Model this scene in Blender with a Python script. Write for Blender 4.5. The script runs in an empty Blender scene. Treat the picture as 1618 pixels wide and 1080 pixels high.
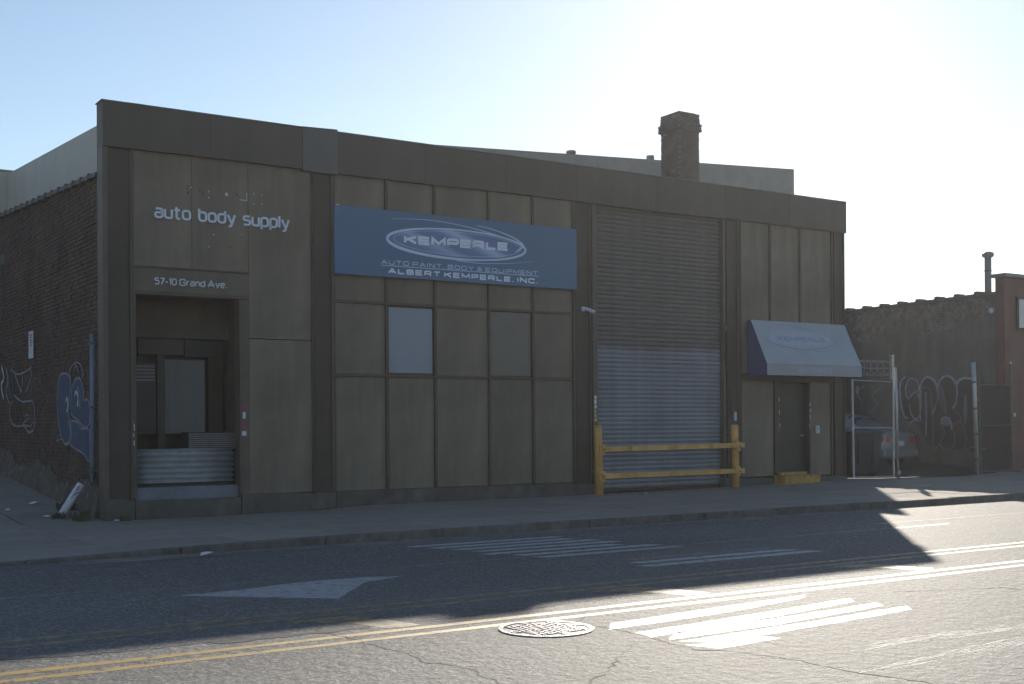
import bpy, bmesh, math, random
from mathutils import Vector, Matrix, geometry
random.seed(7)
sc = bpy.context.scene
C = sc.collection
PI = math.pi

# ------------------------------------------------------------------ camera
# World: X runs along the shop front, Y goes into the building, the front stands at Y=0.
cam_d = bpy.data.cameras.new('camera'); cam = bpy.data.objects.new('camera', cam_d); C.objects.link(cam)
cam_d.sensor_fit = 'HORIZONTAL'; cam_d.sensor_width = 36.0; cam_d.lens = 36.0*1930/1618
cam_d.shift_y = 128/1618; cam_d.clip_end = 3000
cam.matrix_world = (Matrix.Translation((-5.6352, -21.0677, 1.6)) @ Matrix.Rotation(math.radians(-33.4), 4, 'Z')
                    @ Matrix.Rotation(PI/2, 4, 'X') @ Matrix.Rotation(math.radians(-0.35), 4, 'Z'))
sc.camera = cam

# ------------------------------------------------------------------ sky, sun, exposure
SUN = Vector((12.3195, 12.1473, 7.0962)).normalized()
w = bpy.data.worlds.new('World'); sc.world = w; w.use_nodes = True
nt = w.node_tree; bg = nt.nodes['Background']
sky = nt.nodes.new('ShaderNodeTexSky'); sky.sky_type = 'NISHITA'; sky.sun_disc = False
sky.sun_elevation = math.asin(SUN.z); sky.sun_rotation = math.atan2(SUN.x, SUN.y)
sky.altitude = 20; sky.air_density = 1.0; sky.dust_density = 0.17; sky.ozone_density = 1.6
nt.links.new(sky.outputs[0], bg.inputs[0]); bg.inputs[1].default_value = 0.105
sl = bpy.data.lights.new('sun', 'SUN'); sl.energy = 4.8; sl.angle = math.radians(0.53); sl.color = (1, .94, .84)
so = bpy.data.objects.new('sun', sl); C.objects.link(so); so.rotation_euler = SUN.to_track_quat('Z', 'Y').to_euler()
so.location = (10, 10, 30)
vs = sc.view_settings; vs.view_transform = 'Standard'; vs.look = 'None'; vs.exposure = 0.38; vs.gamma = 1; vs.use_curve_mapping = False
vs.use_white_balance = True; vs.white_balance_temperature = 6800; vs.white_balance_tint = 10

# ------------------------------------------------------------------ materials
MATS = {}
def mat(name, col, rough=.7, var=.22, scale=2.5, bump=.15, bscale=60, metal=0, col2=None, amt=.5, streak=0, rnd=0, spec=.4, edge=None, thr=None, soft=.1):
    """Procedural surface: base colour broken up by two noises, optional run-down streaks, optional second colour in patches."""
    m = bpy.data.materials.new(name); m.use_nodes = True; MATS[name] = m
    n = m.node_tree.nodes; l = m.node_tree.links; b = n['Principled BSDF']
    tc = n.new('ShaderNodeTexCoord')
    n1 = n.new('ShaderNodeTexNoise'); n1.inputs['Scale'].default_value = scale; n1.inputs['Detail'].default_value = 6; n1.inputs['Roughness'].default_value = .62
    l.new(tc.outputs['Object'], n1.inputs['Vector'])
    mr = n.new('ShaderNodeMapRange'); mr.inputs[1].default_value = .3; mr.inputs[2].default_value = .7
    mr.inputs[3].default_value = 1-var; mr.inputs[4].default_value = 1+var
    l.new(n1.outputs['Fac'], mr.inputs[0]); val = mr.outputs[0]
    def mul(a, bb):
        x = n.new('ShaderNodeMath'); x.operation = 'MULTIPLY'; l.new(a, x.inputs[0])
        l.new(bb, x.inputs[1]) if hasattr(bb, 'links') else setattr(x.inputs[1], 'default_value', bb)
        return x.outputs[0]
    if streak:
        mp = n.new('ShaderNodeMapping'); mp.inputs['Scale'].default_value = (2.6, 2.6, .22); l.new(tc.outputs['Object'], mp.inputs[0])
        n2 = n.new('ShaderNodeTexNoise'); n2.inputs['Scale'].default_value = 1.6; n2.inputs['Detail'].default_value = 4; l.new(mp.outputs[0], n2.inputs['Vector'])
        m2 = n.new('ShaderNodeMapRange'); m2.inputs[1].default_value = .35; m2.inputs[2].default_value = .65
        m2.inputs[3].default_value = 1-streak; m2.inputs[4].default_value = 1+streak*.6; l.new(n2.outputs['Fac'], m2.inputs[0]); val = mul(val, m2.outputs[0])
    if rnd:
        oi = n.new('ShaderNodeObjectInfo'); m3 = n.new('ShaderNodeMapRange'); m3.inputs[3].default_value = 1-rnd; m3.inputs[4].default_value = 1+rnd
        l.new(oi.outputs['Random'], m3.inputs[0]); val = mul(val, m3.outputs[0])
    base = n.new('ShaderNodeRGB'); base.outputs[0].default_value = (*col, 1); cout = base.outputs[0]
    if col2:
        n4 = n.new('ShaderNodeTexNoise'); n4.inputs['Scale'].default_value = scale*1.7; n4.inputs['Detail'].default_value = 8; n4.inputs['Roughness'].default_value = .7
        l.new(tc.outputs['Object'], n4.inputs['Vector'])
        m4 = n.new('ShaderNodeMapRange'); t = thr if thr is not None else .5
        m4.inputs[1].default_value = t-soft; m4.inputs[2].default_value = t+soft; m4.inputs[3].default_value = 0; m4.inputs[4].default_value = amt
        l.new(n4.outputs['Fac'], m4.inputs[0])
        mx = n.new('ShaderNodeMixRGB'); mx.inputs[2].default_value = (*col2, 1); l.new(m4.outputs[0], mx.inputs[0]); l.new(cout, mx.inputs[1]); cout = mx.outputs[0]
    hs = n.new('ShaderNodeHueSaturation'); l.new(cout, hs.inputs['Color']); l.new(val, hs.inputs['Value']); l.new(hs.outputs[0], b.inputs['Base Color'])
    b.inputs['Roughness'].default_value = rough; b.inputs['Metallic'].default_value = metal; b.inputs['Specular IOR Level'].default_value = spec
    if bump:
        n3 = n.new('ShaderNodeTexNoise'); n3.inputs['Scale'].default_value = bscale; n3.inputs['Detail'].default_value = 5; l.new(tc.outputs['Object'], n3.inputs['Vector'])
        bp = n.new('ShaderNodeBump'); bp.inputs['Strength'].default_value = bump; bp.inputs['Distance'].default_value = .02
        l.new(n3.outputs['Fac'], bp.inputs['Height']); l.new(bp.outputs[0], b.inputs['Normal'])
    return m

M = {}
M['panel'] = mat('painted_panel', (0.1739, 0.1453, 0.1167), .62, .20, .8, .12, 25, streak=.13, rnd=.09, spec=.25, col2=(.22, .18, .125), amt=.45, thr=.60, soft=.16)
M['panel_band'] = mat('painted_band', (0.1344, 0.1101, 0.0874), .65, .14, 1.2, .1, 25, streak=.1)
M['fascia'] = mat('fascia_metal', (0.0821, 0.0645, 0.0571), .55, .16, .7, .12, 6, streak=.08, rnd=.10)
M['fascia_patch'] = mat('fascia_patch', (0.0995, 0.0982, 0.1002), .5, .1, .8, .1, 6)
M['steel_brown'] = mat('brown_steel', (0.0594, 0.0428, 0.036), .5, .2, 1.6, .12, 30, streak=.15)
M['trim'] = mat('trim_metal', (0.1059, 0.0865, 0.0699), .5, .2, 3, .1, 30, streak=.1)
M['mullion'] = mat('mullion_metal', (0.0801, 0.0603, 0.0463), .5, .2, 3, .1, 40, rnd=.1)
M['dark'] = mat('dark_interior', (0.045, 0.042, 0.0396), .8, .2, 2, .1, 30)
M['recess'] = mat('recess_paint', (0.1089, 0.0916, 0.0758), .75, .2, 1.5, .1, 25, streak=.1)
M['door'] = mat('door_paint', (0.036, 0.0342, 0.0336), .45, .25, 2, .1, 30)
M['concrete'] = mat('old_concrete', (0.104, 0.0977, 0.0897), .9, .3, 2.5, .5, 35, col2=(.07, .065, .06), amt=.6, thr=.55)
M['concrete_blue'] = mat('bluish_riser', (.16, .175, .215), .8, .2, 3, .3, 35)  # concrete with a bluish grey base colour
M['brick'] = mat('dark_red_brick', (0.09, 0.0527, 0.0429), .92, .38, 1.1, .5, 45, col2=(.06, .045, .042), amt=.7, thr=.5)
M['mortar'] = mat('mortar', (0.1575, 0.138, 0.1275), .95, .3, 2, .6, 50)
M['brick_grey'] = mat('grey_painted_brick', (0.1435, 0.1189, 0.1107), .92, .6, 6, .5, 45, col2=(.30, .27, .26), amt=.7, thr=.57, soft=.04)
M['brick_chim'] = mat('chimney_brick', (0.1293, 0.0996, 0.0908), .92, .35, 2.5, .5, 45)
M['plaster'] = mat('grey_plaster', (0.1229, 0.1109, 0.1096), .9, .2, 1.2, .35, 20, streak=.12, col2=(.085, .078, .076), amt=.6, thr=.56)
M['stucco_foot'] = mat('stucco_foot', (0.0941, 0.0802, 0.0697), .95, .4, 3.5, 1.0, 9, col2=(.27, .255, .235), amt=.8, thr=.62, soft=.05)
M['stucco'] = mat('stucco_base', (0.1725, 0.15, 0.138), .95, .35, 2.2, .7, 18, col2=(.19, .18, .165), amt=.7, thr=.62)
M['coping'] = mat('clay_coping', (.085, .078, .076), .7, .3, 4, .3, 30, rnd=.2)
M['white_wall'] = mat('pale_siding', (0.4157, 0.4125, 0.3904), .6, .06, .5, .05, 20, streak=.05)
M['roof'] = mat('roof_felt', (.12, .12, .12), .9, .3, 2, .3, 30)
M['red'] = mat('red_paint', (0.1318, 0.0527, 0.051), .6, .18, 1.5, .2, 25, streak=.1)
M['cap'] = mat('metal_cap', (.17, .18, .18), .5, .15, 2, .1, 20)
M['sign'] = mat('sign_blue', (0.062, 0.148, 0.275), .42, .05, .8, .03, 10)
M['letter_white'] = mat('sign_white', (.66, .72, .86), .45, .06, 6, 0)
M['letter'] = mat('silver_letter', (0.62, 0.68, 0.82), .45, .08, 6, .05, 30)
M['letter_dim'] = mat('grey_letter', (0.5, 0.54, 0.62), .5, .12, 6, .05, 30)
M['sign_print'] = mat('sign_print', (0.5, 0.6, 0.8), .45, .06, 4, 0)
M['sign_print_dim'] = mat('sign_print_dim', (0.42, 0.52, 0.72), .45, .06, 4, 0)
M['awning'] = mat('awning_fabric', (0.33, 0.37, 0.425), .8, .07, 1.2, .15, 12)
M['awning_val'] = mat('awning_valance', (0.32, 0.335, 0.37), .8, .07, 1.2, .15, 12)
M['awning_side'] = mat('awning_side', (.045, .06, .17), .8, .1, 1.2, .1, 12)
M['awning_print'] = mat('awning_print', (.22, .30, .43), .8, .06, 4, 0)
M['awning_light'] = mat('awning_print_pale', (0.36, 0.415, 0.5), .8, .06, 4, 0)
M['yellow'] = mat('yellow_paint', (0.5808, 0.3256, 0.108), .55, .22, 3, .25, 30, col2=(.22, .13, .05), amt=.7, thr=.62)
M['yellow_step'] = mat('yellow_wood', (0.42, 0.25, 0.07), .7, .3, 5, .3, 30, col2=(.16, .10, .05), amt=.7, thr=.58)
M['galv'] = mat('galvanised_steel', (.42, .43, .45), .42, .2, 6, .15, 40, metal=.6)
M['galv_dull'] = mat('dull_pipe', (0.1, 0.1, 0.105), .5, .25, 6, .15, 40, metal=.4)
M['pipe_blue'] = mat('blue_grey_pipe', (.15, .19, .26), .55, .2, 3, .1, 30, streak=.1)
M['white'] = mat('dirty_white', (.52, .54, .62), .6, .15, 8, .1, 40)
M['white2'] = mat('pale_panel', (.62, .62, .60), .55, .06, 2, 0)
M['black'] = mat('black_metal', (.03, .03, .032), .5, .2, 4, .1, 40)
M['screen'] = mat('privacy_screen', (0.0193, 0.0193, 0.0207), .9, .15, 3, .2, 80)
M['purple'] = mat('marker_purple', (.10, .07, .22), .7, .1, 6, 0)
M['teal'] = mat('sticker_teal', (.20, .36, .36), .6, .1, 6, 0)
M['redprint'] = mat('red_print', (.26, .07, .10), .6, .1, 6, 0)
M['pane'] = mat('window_glass', (.055, .06, .065), .12, .1, 2, .02, 3, spec=.6)
M['pane_dark'] = mat('dusty_glass', (.03, .03, .03), .45, .2, 3, .02, 3)
M['pane_pale'] = mat('pale_pane', (.24, .27, .34), .35, .08, 1, .03, 4)
M['pane_brown'] = mat('brown_pane', (.135, .120, .108), .3, .12, 1.5, .05, 6)
M['shutter_in'] = mat('grey_shutter', (0.1875, 0.1875, 0.1921), .6, .2, 5, .2, 60)
M['corr'] = mat('corrugated_steel', (0.3, 0.325, 0.36), .5, .2, 4, .12, 40, streak=.1, rnd=.1)
M['g_line'] = mat('spray_pale', (0.46, 0.47, 0.55), .8, .25, 7, 0)
M['g_line2'] = mat('spray_grey', (0.22, 0.225, 0.26), .8, .3, 7, 0)
M['g_fill'] = mat('spray_dark', (0.033, 0.0318, 0.0408), .85, .25, 5, .1, 40)
M['g_fill2'] = mat('spray_mid', (.095, .095, .125), .85, .3, 5, .1, 40)
M['g_blue'] = mat('spray_blue', (0.053, 0.0749, 0.1342), .85, .25, 3, .25, 45)
M['g_orange'] = mat('spray_brown', (.17, .09, .07), .85, .25, 5, 0)
M['weed'] = mat('dry_weed', (.075, .08, .04), .9, .3, 20, 0)
M['paper'] = mat('paper', (.62, .62, .66), .8, .1, 10, 0)
M['car'] = mat('silver_paint', (.22, .23, .25), .28, .04, 2, 0, metal=.2, spec=.8)
M['tyre'] = mat('tyre_rubber', (.025, .025, .026), .85, .1, 6, .2, 60)
M['tail'] = mat('tail_lens', (0.42, 0.025, 0.018), .2, .05, 5, 0)
M['trash'] = mat('dark_plastic', (.035, .038, .042), .5, .15, 4, .1, 30)
M['earth'] = mat('earth', (.075, .07, .062), .95, .3, .5, .4, 8)
M['far'] = mat('shade_block_grey', (.2, .19, .18), .9, .25, .7, .1, 20)  # plain grey, only for the added block that shades the sidewalk

def asphalt(name, col, grit=.5, rough=.5):
    m = bpy.data.materials.new(name); m.use_nodes = True
    n = m.node_tree.nodes; l = m.node_tree.links; b = n['Principled BSDF']
    tc = n.new('ShaderNodeTexCoord')
    big = n.new('ShaderNodeTexNoise'); big.inputs['Scale'].default_value = .45; big.inputs['Detail'].default_value = 5
    mp = n.new('ShaderNodeMapping'); mp.inputs['Scale'].default_value = (.35, 1.3, 1); l.new(tc.outputs['Object'], mp.inputs[0]); l.new(mp.outputs[0], big.inputs['Vector'])
    mid = n.new('ShaderNodeTexNoise'); mid.inputs['Scale'].default_value = 9; mid.inputs['Detail'].default_value = 6; mid.inputs['Roughness'].default_value = .7; l.new(tc.outputs['Object'], mid.inputs['Vector'])
    vo = n.new('ShaderNodeTexVoronoi'); vo.inputs['Scale'].default_value = 46; l.new(tc.outputs['Object'], vo.inputs['Vector'])
    sep = n.new('ShaderNodeSeparateColor'); l.new(vo.outputs['Color'], sep.inputs[0])
    pw = n.new('ShaderNodeMath'); pw.operation = 'POWER'; pw.inputs[1].default_value = 3; l.new(sep.outputs[0], pw.inputs[0])
    r1 = n.new('ShaderNodeMapRange'); r1.inputs[3].default_value = 1-grit*.45; r1.inputs[4].default_value = 1+grit*1.8; l.new(pw.outputs[0], r1.inputs[0])
    r2 = n.new('ShaderNodeMapRange'); r2.inputs[1].default_value = .3; r2.inputs[2].default_value = .7; r2.inputs[3].default_value = .82; r2.inputs[4].default_value = 1.2; l.new(big.outputs['Fac'], r2.inputs[0])
    r3 = n.new('ShaderNodeMapRange'); r3.inputs[1].default_value = .3; r3.inputs[2].default_value = .7; r3.inputs[3].default_value = .8; r3.inputs[4].default_value = 1.2; l.new(mid.outputs['Fac'], r3.inputs[0])
    a = n.new('ShaderNodeMath'); a.operation = 'MULTIPLY'; l.new(r1.outputs[0], a.inputs[0]); l.new(r2.outputs[0], a.inputs[1])
    a2 = n.new('ShaderNodeMath'); a2.operation = 'MULTIPLY'; l.new(a.outputs[0], a2.inputs[0]); l.new(r3.outputs[0], a2.inputs[1])
    hs = n.new('ShaderNodeHueSaturation'); hs.inputs['Color'].default_value = (*col, 1); l.new(a2.outputs[0], hs.inputs['Value']); l.new(hs.outputs[0], b.inputs['Base Color'])
    b.inputs['Roughness'].default_value = rough; b.inputs['Specular IOR Level'].default_value = .42
    bp = n.new('ShaderNodeBump'); bp.inputs['Strength'].default_value = 1.0; bp.inputs['Distance'].default_value = .03
    ad = n.new('ShaderNodeMath'); ad.operation = 'ADD'; l.new(sep.outputs[1], ad.inputs[0]); l.new(mid.outputs['Fac'], ad.inputs[1])
    l.new(ad.outputs[0], bp.inputs['Height']); l.new(bp.outputs[0], b.inputs['Normal'])
    return m
M['asphalt'] = asphalt('asphalt', (.112, .109, .105), .6, .72)
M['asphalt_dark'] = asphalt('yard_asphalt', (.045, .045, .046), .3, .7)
M['smear'] = asphalt('road_smear', (.20, .198, .195), .6, .70)
M['tar'] = mat('tar', (.034, .033, .032), .8, .2, 8, .4, 60)

def paint(name, col, wear, under=(.075, .073, .07)):
    """Road paint worn through to the asphalt in patches and at the grain."""
    m = mat(name, col, .55, .12, 5, .5, 90, col2=under, amt=.95, thr=wear, soft=.06)
    m.node_tree.nodes['Principled BSDF'].inputs['Roughness'].default_value = .48; return m
M['p_white'] = paint('road_paint_white', (.62, .62, .60), .55)
M['p_white_worn'] = paint('road_paint_white_worn', (.36, .37, .38), .58)
M['p_white_faint'] = paint('road_paint_white_faint', (.20, .20, .20), .46)
M['p_yellow'] = paint('road_paint_yellow', (.42, .27, .08), .58)
M['p_yellow_worn'] = paint('road_paint_yellow_worn', (.30, .21, .075), .50)
M['p_smear'] = mat('road_paint_smear', (.30, .298, .294), .60, .15, 1.6, .6, 90, col2=(.13, .127, .122), amt=1, thr=.43, soft=.12)
M['slab'] = mat('sidewalk_concrete', (0.2772, 0.2396, 0.2012), .85, .16, 1.3, .35, 40, col2=(.17, .155, .14), amt=.7, thr=.56, rnd=.10)
M['joint'] = mat('joint_dirt', (.05, .048, .046), .95, .2, 5, .3, 40)
M['curb'] = mat('curb_stone', (0.1365, 0.13, 0.1235), .85, .25, 3, .4, 35, col2=(.07, .065, .06), amt=.7, thr=.5, rnd=.1)

# roller shutter: brown-grey above, overpainted blue-grey below an uneven spray line
def shutter_mat():
    m = mat('roller_shutter_paint', (0.1433, 0.1281, 0.1214), .5, .14, 1.2, .1, 30, streak=.08)
    n = m.node_tree.nodes; l = m.node_tree.links; hs = [x for x in n if x.type == 'HUE_SAT'][0]
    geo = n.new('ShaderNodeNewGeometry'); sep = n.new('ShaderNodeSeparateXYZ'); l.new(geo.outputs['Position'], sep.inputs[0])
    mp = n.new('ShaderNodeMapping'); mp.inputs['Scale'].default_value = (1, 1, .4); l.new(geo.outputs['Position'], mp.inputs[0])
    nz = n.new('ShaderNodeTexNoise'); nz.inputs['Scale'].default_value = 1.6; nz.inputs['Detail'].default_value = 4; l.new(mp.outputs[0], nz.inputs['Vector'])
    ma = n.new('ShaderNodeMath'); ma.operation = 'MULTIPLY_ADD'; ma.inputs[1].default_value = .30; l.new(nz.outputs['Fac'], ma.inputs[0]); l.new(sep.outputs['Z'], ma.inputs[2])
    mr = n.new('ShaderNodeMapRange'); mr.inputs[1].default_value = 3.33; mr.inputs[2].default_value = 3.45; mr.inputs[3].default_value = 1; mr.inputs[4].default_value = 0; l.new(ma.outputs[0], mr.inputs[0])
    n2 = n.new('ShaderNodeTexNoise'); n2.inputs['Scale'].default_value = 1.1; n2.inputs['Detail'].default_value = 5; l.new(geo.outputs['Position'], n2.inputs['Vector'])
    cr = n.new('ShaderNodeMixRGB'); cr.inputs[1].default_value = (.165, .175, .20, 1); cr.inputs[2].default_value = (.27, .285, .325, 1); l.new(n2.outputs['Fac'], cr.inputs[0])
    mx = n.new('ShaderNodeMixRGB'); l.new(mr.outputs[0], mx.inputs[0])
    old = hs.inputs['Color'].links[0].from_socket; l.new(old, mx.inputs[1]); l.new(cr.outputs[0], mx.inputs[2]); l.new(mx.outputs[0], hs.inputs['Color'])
    return m
M['shutter'] = shutter_mat()

# sheen printed inside the logo oval (flat print)
def logo_mat():
    m = bpy.data.materials.new('logo_print'); m.use_nodes = True; n = m.node_tree.nodes; l = m.node_tree.links; b = n['Principled BSDF']
    tc = n.new('ShaderNodeTexCoord'); sep = n.new('ShaderNodeSeparateXYZ'); l.new(tc.outputs['Object'], sep.inputs[0])
    a = n.new('ShaderNodeMath'); a.operation = 'MULTIPLY_ADD'; a.inputs[1].default_value = .38; l.new(sep.outputs['X'], a.inputs[0])
    k = n.new('ShaderNodeMath'); k.operation = 'MULTIPLY'; k.inputs[1].default_value = 1.1; l.new(sep.outputs['Z'], k.inputs[0]); l.new(k.outputs[0], a.inputs[2])
    cr = n.new('ShaderNodeValToRGB'); l.new(a.outputs[0], cr.inputs[0])
    # position: -0.56 .. .56 shifted by +.5
    s = n.new('ShaderNodeMath'); s.operation = 'ADD'; s.inputs[1].default_value = .5; l.new(a.outputs[0], s.inputs[0]); l.new(s.outputs[0], cr.inputs[0])
    e = cr.color_ramp.elements; e[0].position = .02; e[0].color = (.12, .19, .38, 1); e[1].position = 1; e[1].color = (.09, .15, .33, 1)
    for p, c in ((.22, (.26, .36, .58)), (.36, (.10, .17, .36)), (.52, (.13, .21, .42)), (.68, (.36, .47, .70)), (.80, (.12, .19, .40))):
        x = e.new(p); x.color = (*c, 1)
    l.new(cr.outputs[0], b.inputs['Base Color']); b.inputs['Roughness'].default_value = .42
    return m
M['logo'] = logo_mat()

# ------------------------------------------------------------------ mesh helpers
class MB:
    def __init__(s): s.v = []; s.f = []
    def box(s, x0, x1, y0, y1, z0, z1):
        b = len(s.v)
        s.v += [(x, y, z) for z in (z0, z1) for y in (y0, y1) for x in (x0, x1)]
        s.f += [tuple(b+i for i in q) for q in ((0, 2, 3, 1), (4, 5, 7, 6), (0, 1, 5, 4), (2, 6, 7, 3), (0, 4, 6, 2), (1, 3, 7, 5))]
        return s
    def hexa(s, p):           # 8 corners, order as box
        b = len(s.v); s.v += [tuple(q) for q in p]
        s.f += [tuple(b+i for i in q) for q in ((0, 2, 3, 1), (4, 5, 7, 6), (0, 1, 5, 4), (2, 6, 7, 3), (0, 4, 6, 2), (1, 3, 7, 5))]
        return s
    def face(s, pts):
        b = len(s.v); s.v += [tuple(p) for p in pts]; s.f.append(tuple(range(b, b+len(pts)))); return s
    def tube(s, pts, r, n=8, cap=True):
        pts = [Vector(p) for p in pts]; rs = r if isinstance(r, (list, tuple)) else [r]*len(pts)
        b = len(s.v)
        for i, p in enumerate(pts):
            t = (pts[min(i+1, len(pts)-1)]-pts[max(i-1, 0)]).normalized()
            u = t.cross(Vector((0, 0, 1)) if abs(t.z) < .9 else Vector((1, 0, 0))).normalized(); v = t.cross(u)
            for k in range(n):
                a = 2*PI*k/n; s.v.append(tuple(p+(u*math.cos(a)+v*math.sin(a))*rs[i]))
        for i in range(len(pts)-1):
            for k in range(n):
                s.f.append((b+i*n+k, b+i*n+(k+1) % n, b+(i+1)*n+(k+1) % n, b+(i+1)*n+k))
        if cap:
            s.f.append(tuple(b+k for k in range(n))[::-1]); s.f.append(tuple(b+(len(pts)-1)*n+k for k in range(n)))
        return s
    def prism(s, pts, n, fr):  # polygon in frame fr=(o,ex,ey,nrm), thickness n along nrm
        o, ex, ey, nr = fr
        P = [o+ex*p[0]+ey*p[1] for p in pts]; Q = [p+nr*n for p in P]; b = len(s.v); k = len(P)
        s.v += [tuple(p) for p in P]+[tuple(q) for q in Q]
        for t in geometry.tessellate_polygon([[Vector((p[0], p[1], 0)) for p in pts]]):
            s.f.append(tuple(b+i for i in t)); s.f.append(tuple(b+k+i for i in t[::-1]))
        for i in range(k): s.f.append((b+i, b+(i+1) % k, b+k+(i+1) % k, b+k+i))
        return s
    def ribbon(s, pts, wd, n, fr, closed=False, wid=None):  # stroke of width wd, thickness n
        o, ex, ey, nr = fr; m = len(pts); L = []; R_ = []
        P = [Vector((p[0], p[1])) for p in pts]
        for i in range(m):
            if closed: a = P[i]-P[i-1]; c = P[(i+1) % m]-P[i]
            else:
                a = P[i]-P[i-1] if i else P[1]-P[0]; c = P[i+1]-P[i] if i < m-1 else a
            a = a.normalized(); c = c.normalized(); t = a+c
            t = t.normalized() if t.length > 1e-5 else a
            nn = Vector((-t.y, t.x)); na = Vector((-a.y, a.x)); h = (wid[i] if wid else wd)/2/max(.45, nn.dot(na))
            L.append(P[i]+nn*h); R_.append(P[i]-nn*h)
        b = len(s.v)
        for q, off in ((L, 0), (R_, 0), (L, n), (R_, n)): s.v += [tuple(o+ex*p.x+ey*p.y+nr*off) for p in q]
        rng = range(m if closed else m-1)
        for i in rng:
            j = (i+1) % m
            s.f += [(b+2*m+i, b+2*m+j, b+3*m+j, b+3*m+i), (b+i, b+m+i, b+m+j, b+j), (b+i, b+j, b+2*m+j, b+2*m+i), (b+m+i, b+3*m+i, b+3*m+j, b+m+j)]
        if not closed:
            e = m-1; s.f += [(b, b+2*m, b+3*m, b+m), (b+e, b+m+e, b+3*m+e, b+2*m+e)]
        return s
    def mesh(s, name, m=None, loc=(0, 0, 0), fixn=True):
        me = bpy.data.meshes.new(name)
        me.from_pydata([(v[0]-loc[0], v[1]-loc[1], v[2]-loc[2]) for v in s.v], [], s.f)
        if fixn:
            bm = bmesh.new(); bm.from_mesh(me); bmesh.ops.recalc_face_normals(bm, faces=bm.faces); bm.to_mesh(me); bm.free()
        if m: me.materials.append(M[m] if isinstance(m, str) else m)
        return me

def smooth(o):
    for p in o.data.polygons: p.use_smooth = True
    return o
def rloc(parent):
    l = Vector((0, 0, 0))
    while parent is not None: l = l+Vector(parent.location); parent = parent.parent
    return l
def obj(name, mb, m, parent=None, loc=None, kind=None, label=None, bevel=0):
    """Link one mesh object; vertices are given in world space, its origin is `loc` (default: the parent's origin)."""
    pl = rloc(parent); L = Vector(loc) if loc is not None else pl
    me = mb if isinstance(mb, bpy.types.Mesh) else mb.mesh(name, m, L)
    o = bpy.data.objects.new(name, me); C.objects.link(o)
    if parent: o.parent = parent
    o.location = L-pl
    if kind: o['kind'] = kind
    if label: o['label'] = label
    if bevel:
        bv = o.modifiers.new('bevel', 'BEVEL'); bv.width = bevel; bv.segments = 2; bv.limit_method = 'ANGLE'
    return o
def thing(name, label, cat, loc=(0, 0, 0), group=None):
    o = bpy.data.objects.new(name, None); C.objects.link(o); o.location = loc; o.empty_display_size = .2
    o['label'] = label; o['category'] = cat
    if group: o['group'] = group
    return o
def tag(o, label, cat, group=None):
    o['label'] = label; o['category'] = cat
    if group: o['group'] = group
    return o
def struct(name, mb, m, parent=None): return obj(name, mb, m, parent, kind='structure' if parent is None else None)
def dup(o, parent, d):        # another of an alike piece, sharing its mesh
    c = o.copy(); C.objects.link(c); c.parent = parent; c.location = Vector(o.location)+Vector(d); return c
def interp(x, t):
    for (a, b), (c, d) in zip(t, t[1:]):
        if x <= c: return b+(d-b)*max(0, (x-a))/(c-a)
    return t[-1][1]
FRONT = lambda y=0.0: (Vector((0, y, 0)), Vector((1, 0, 0)), Vector((0, 0, 1)), Vector((0, -1, 0)))     # a point (X, Z) on the front, thickness towards the street
LEFT = lambda x=0.0: (Vector((x, 0, 0)), Vector((0, 1, 0)), Vector((0, 0, 1)), Vector((-1, 0, 0)))      # a point (Y, Z) on a wall facing -X
TOP = lambda z=0.0: (Vector((0, 0, z)), Vector((1, 0, 0)), Vector((0, 1, 0)), Vector((0, 0, 1)))

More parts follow.
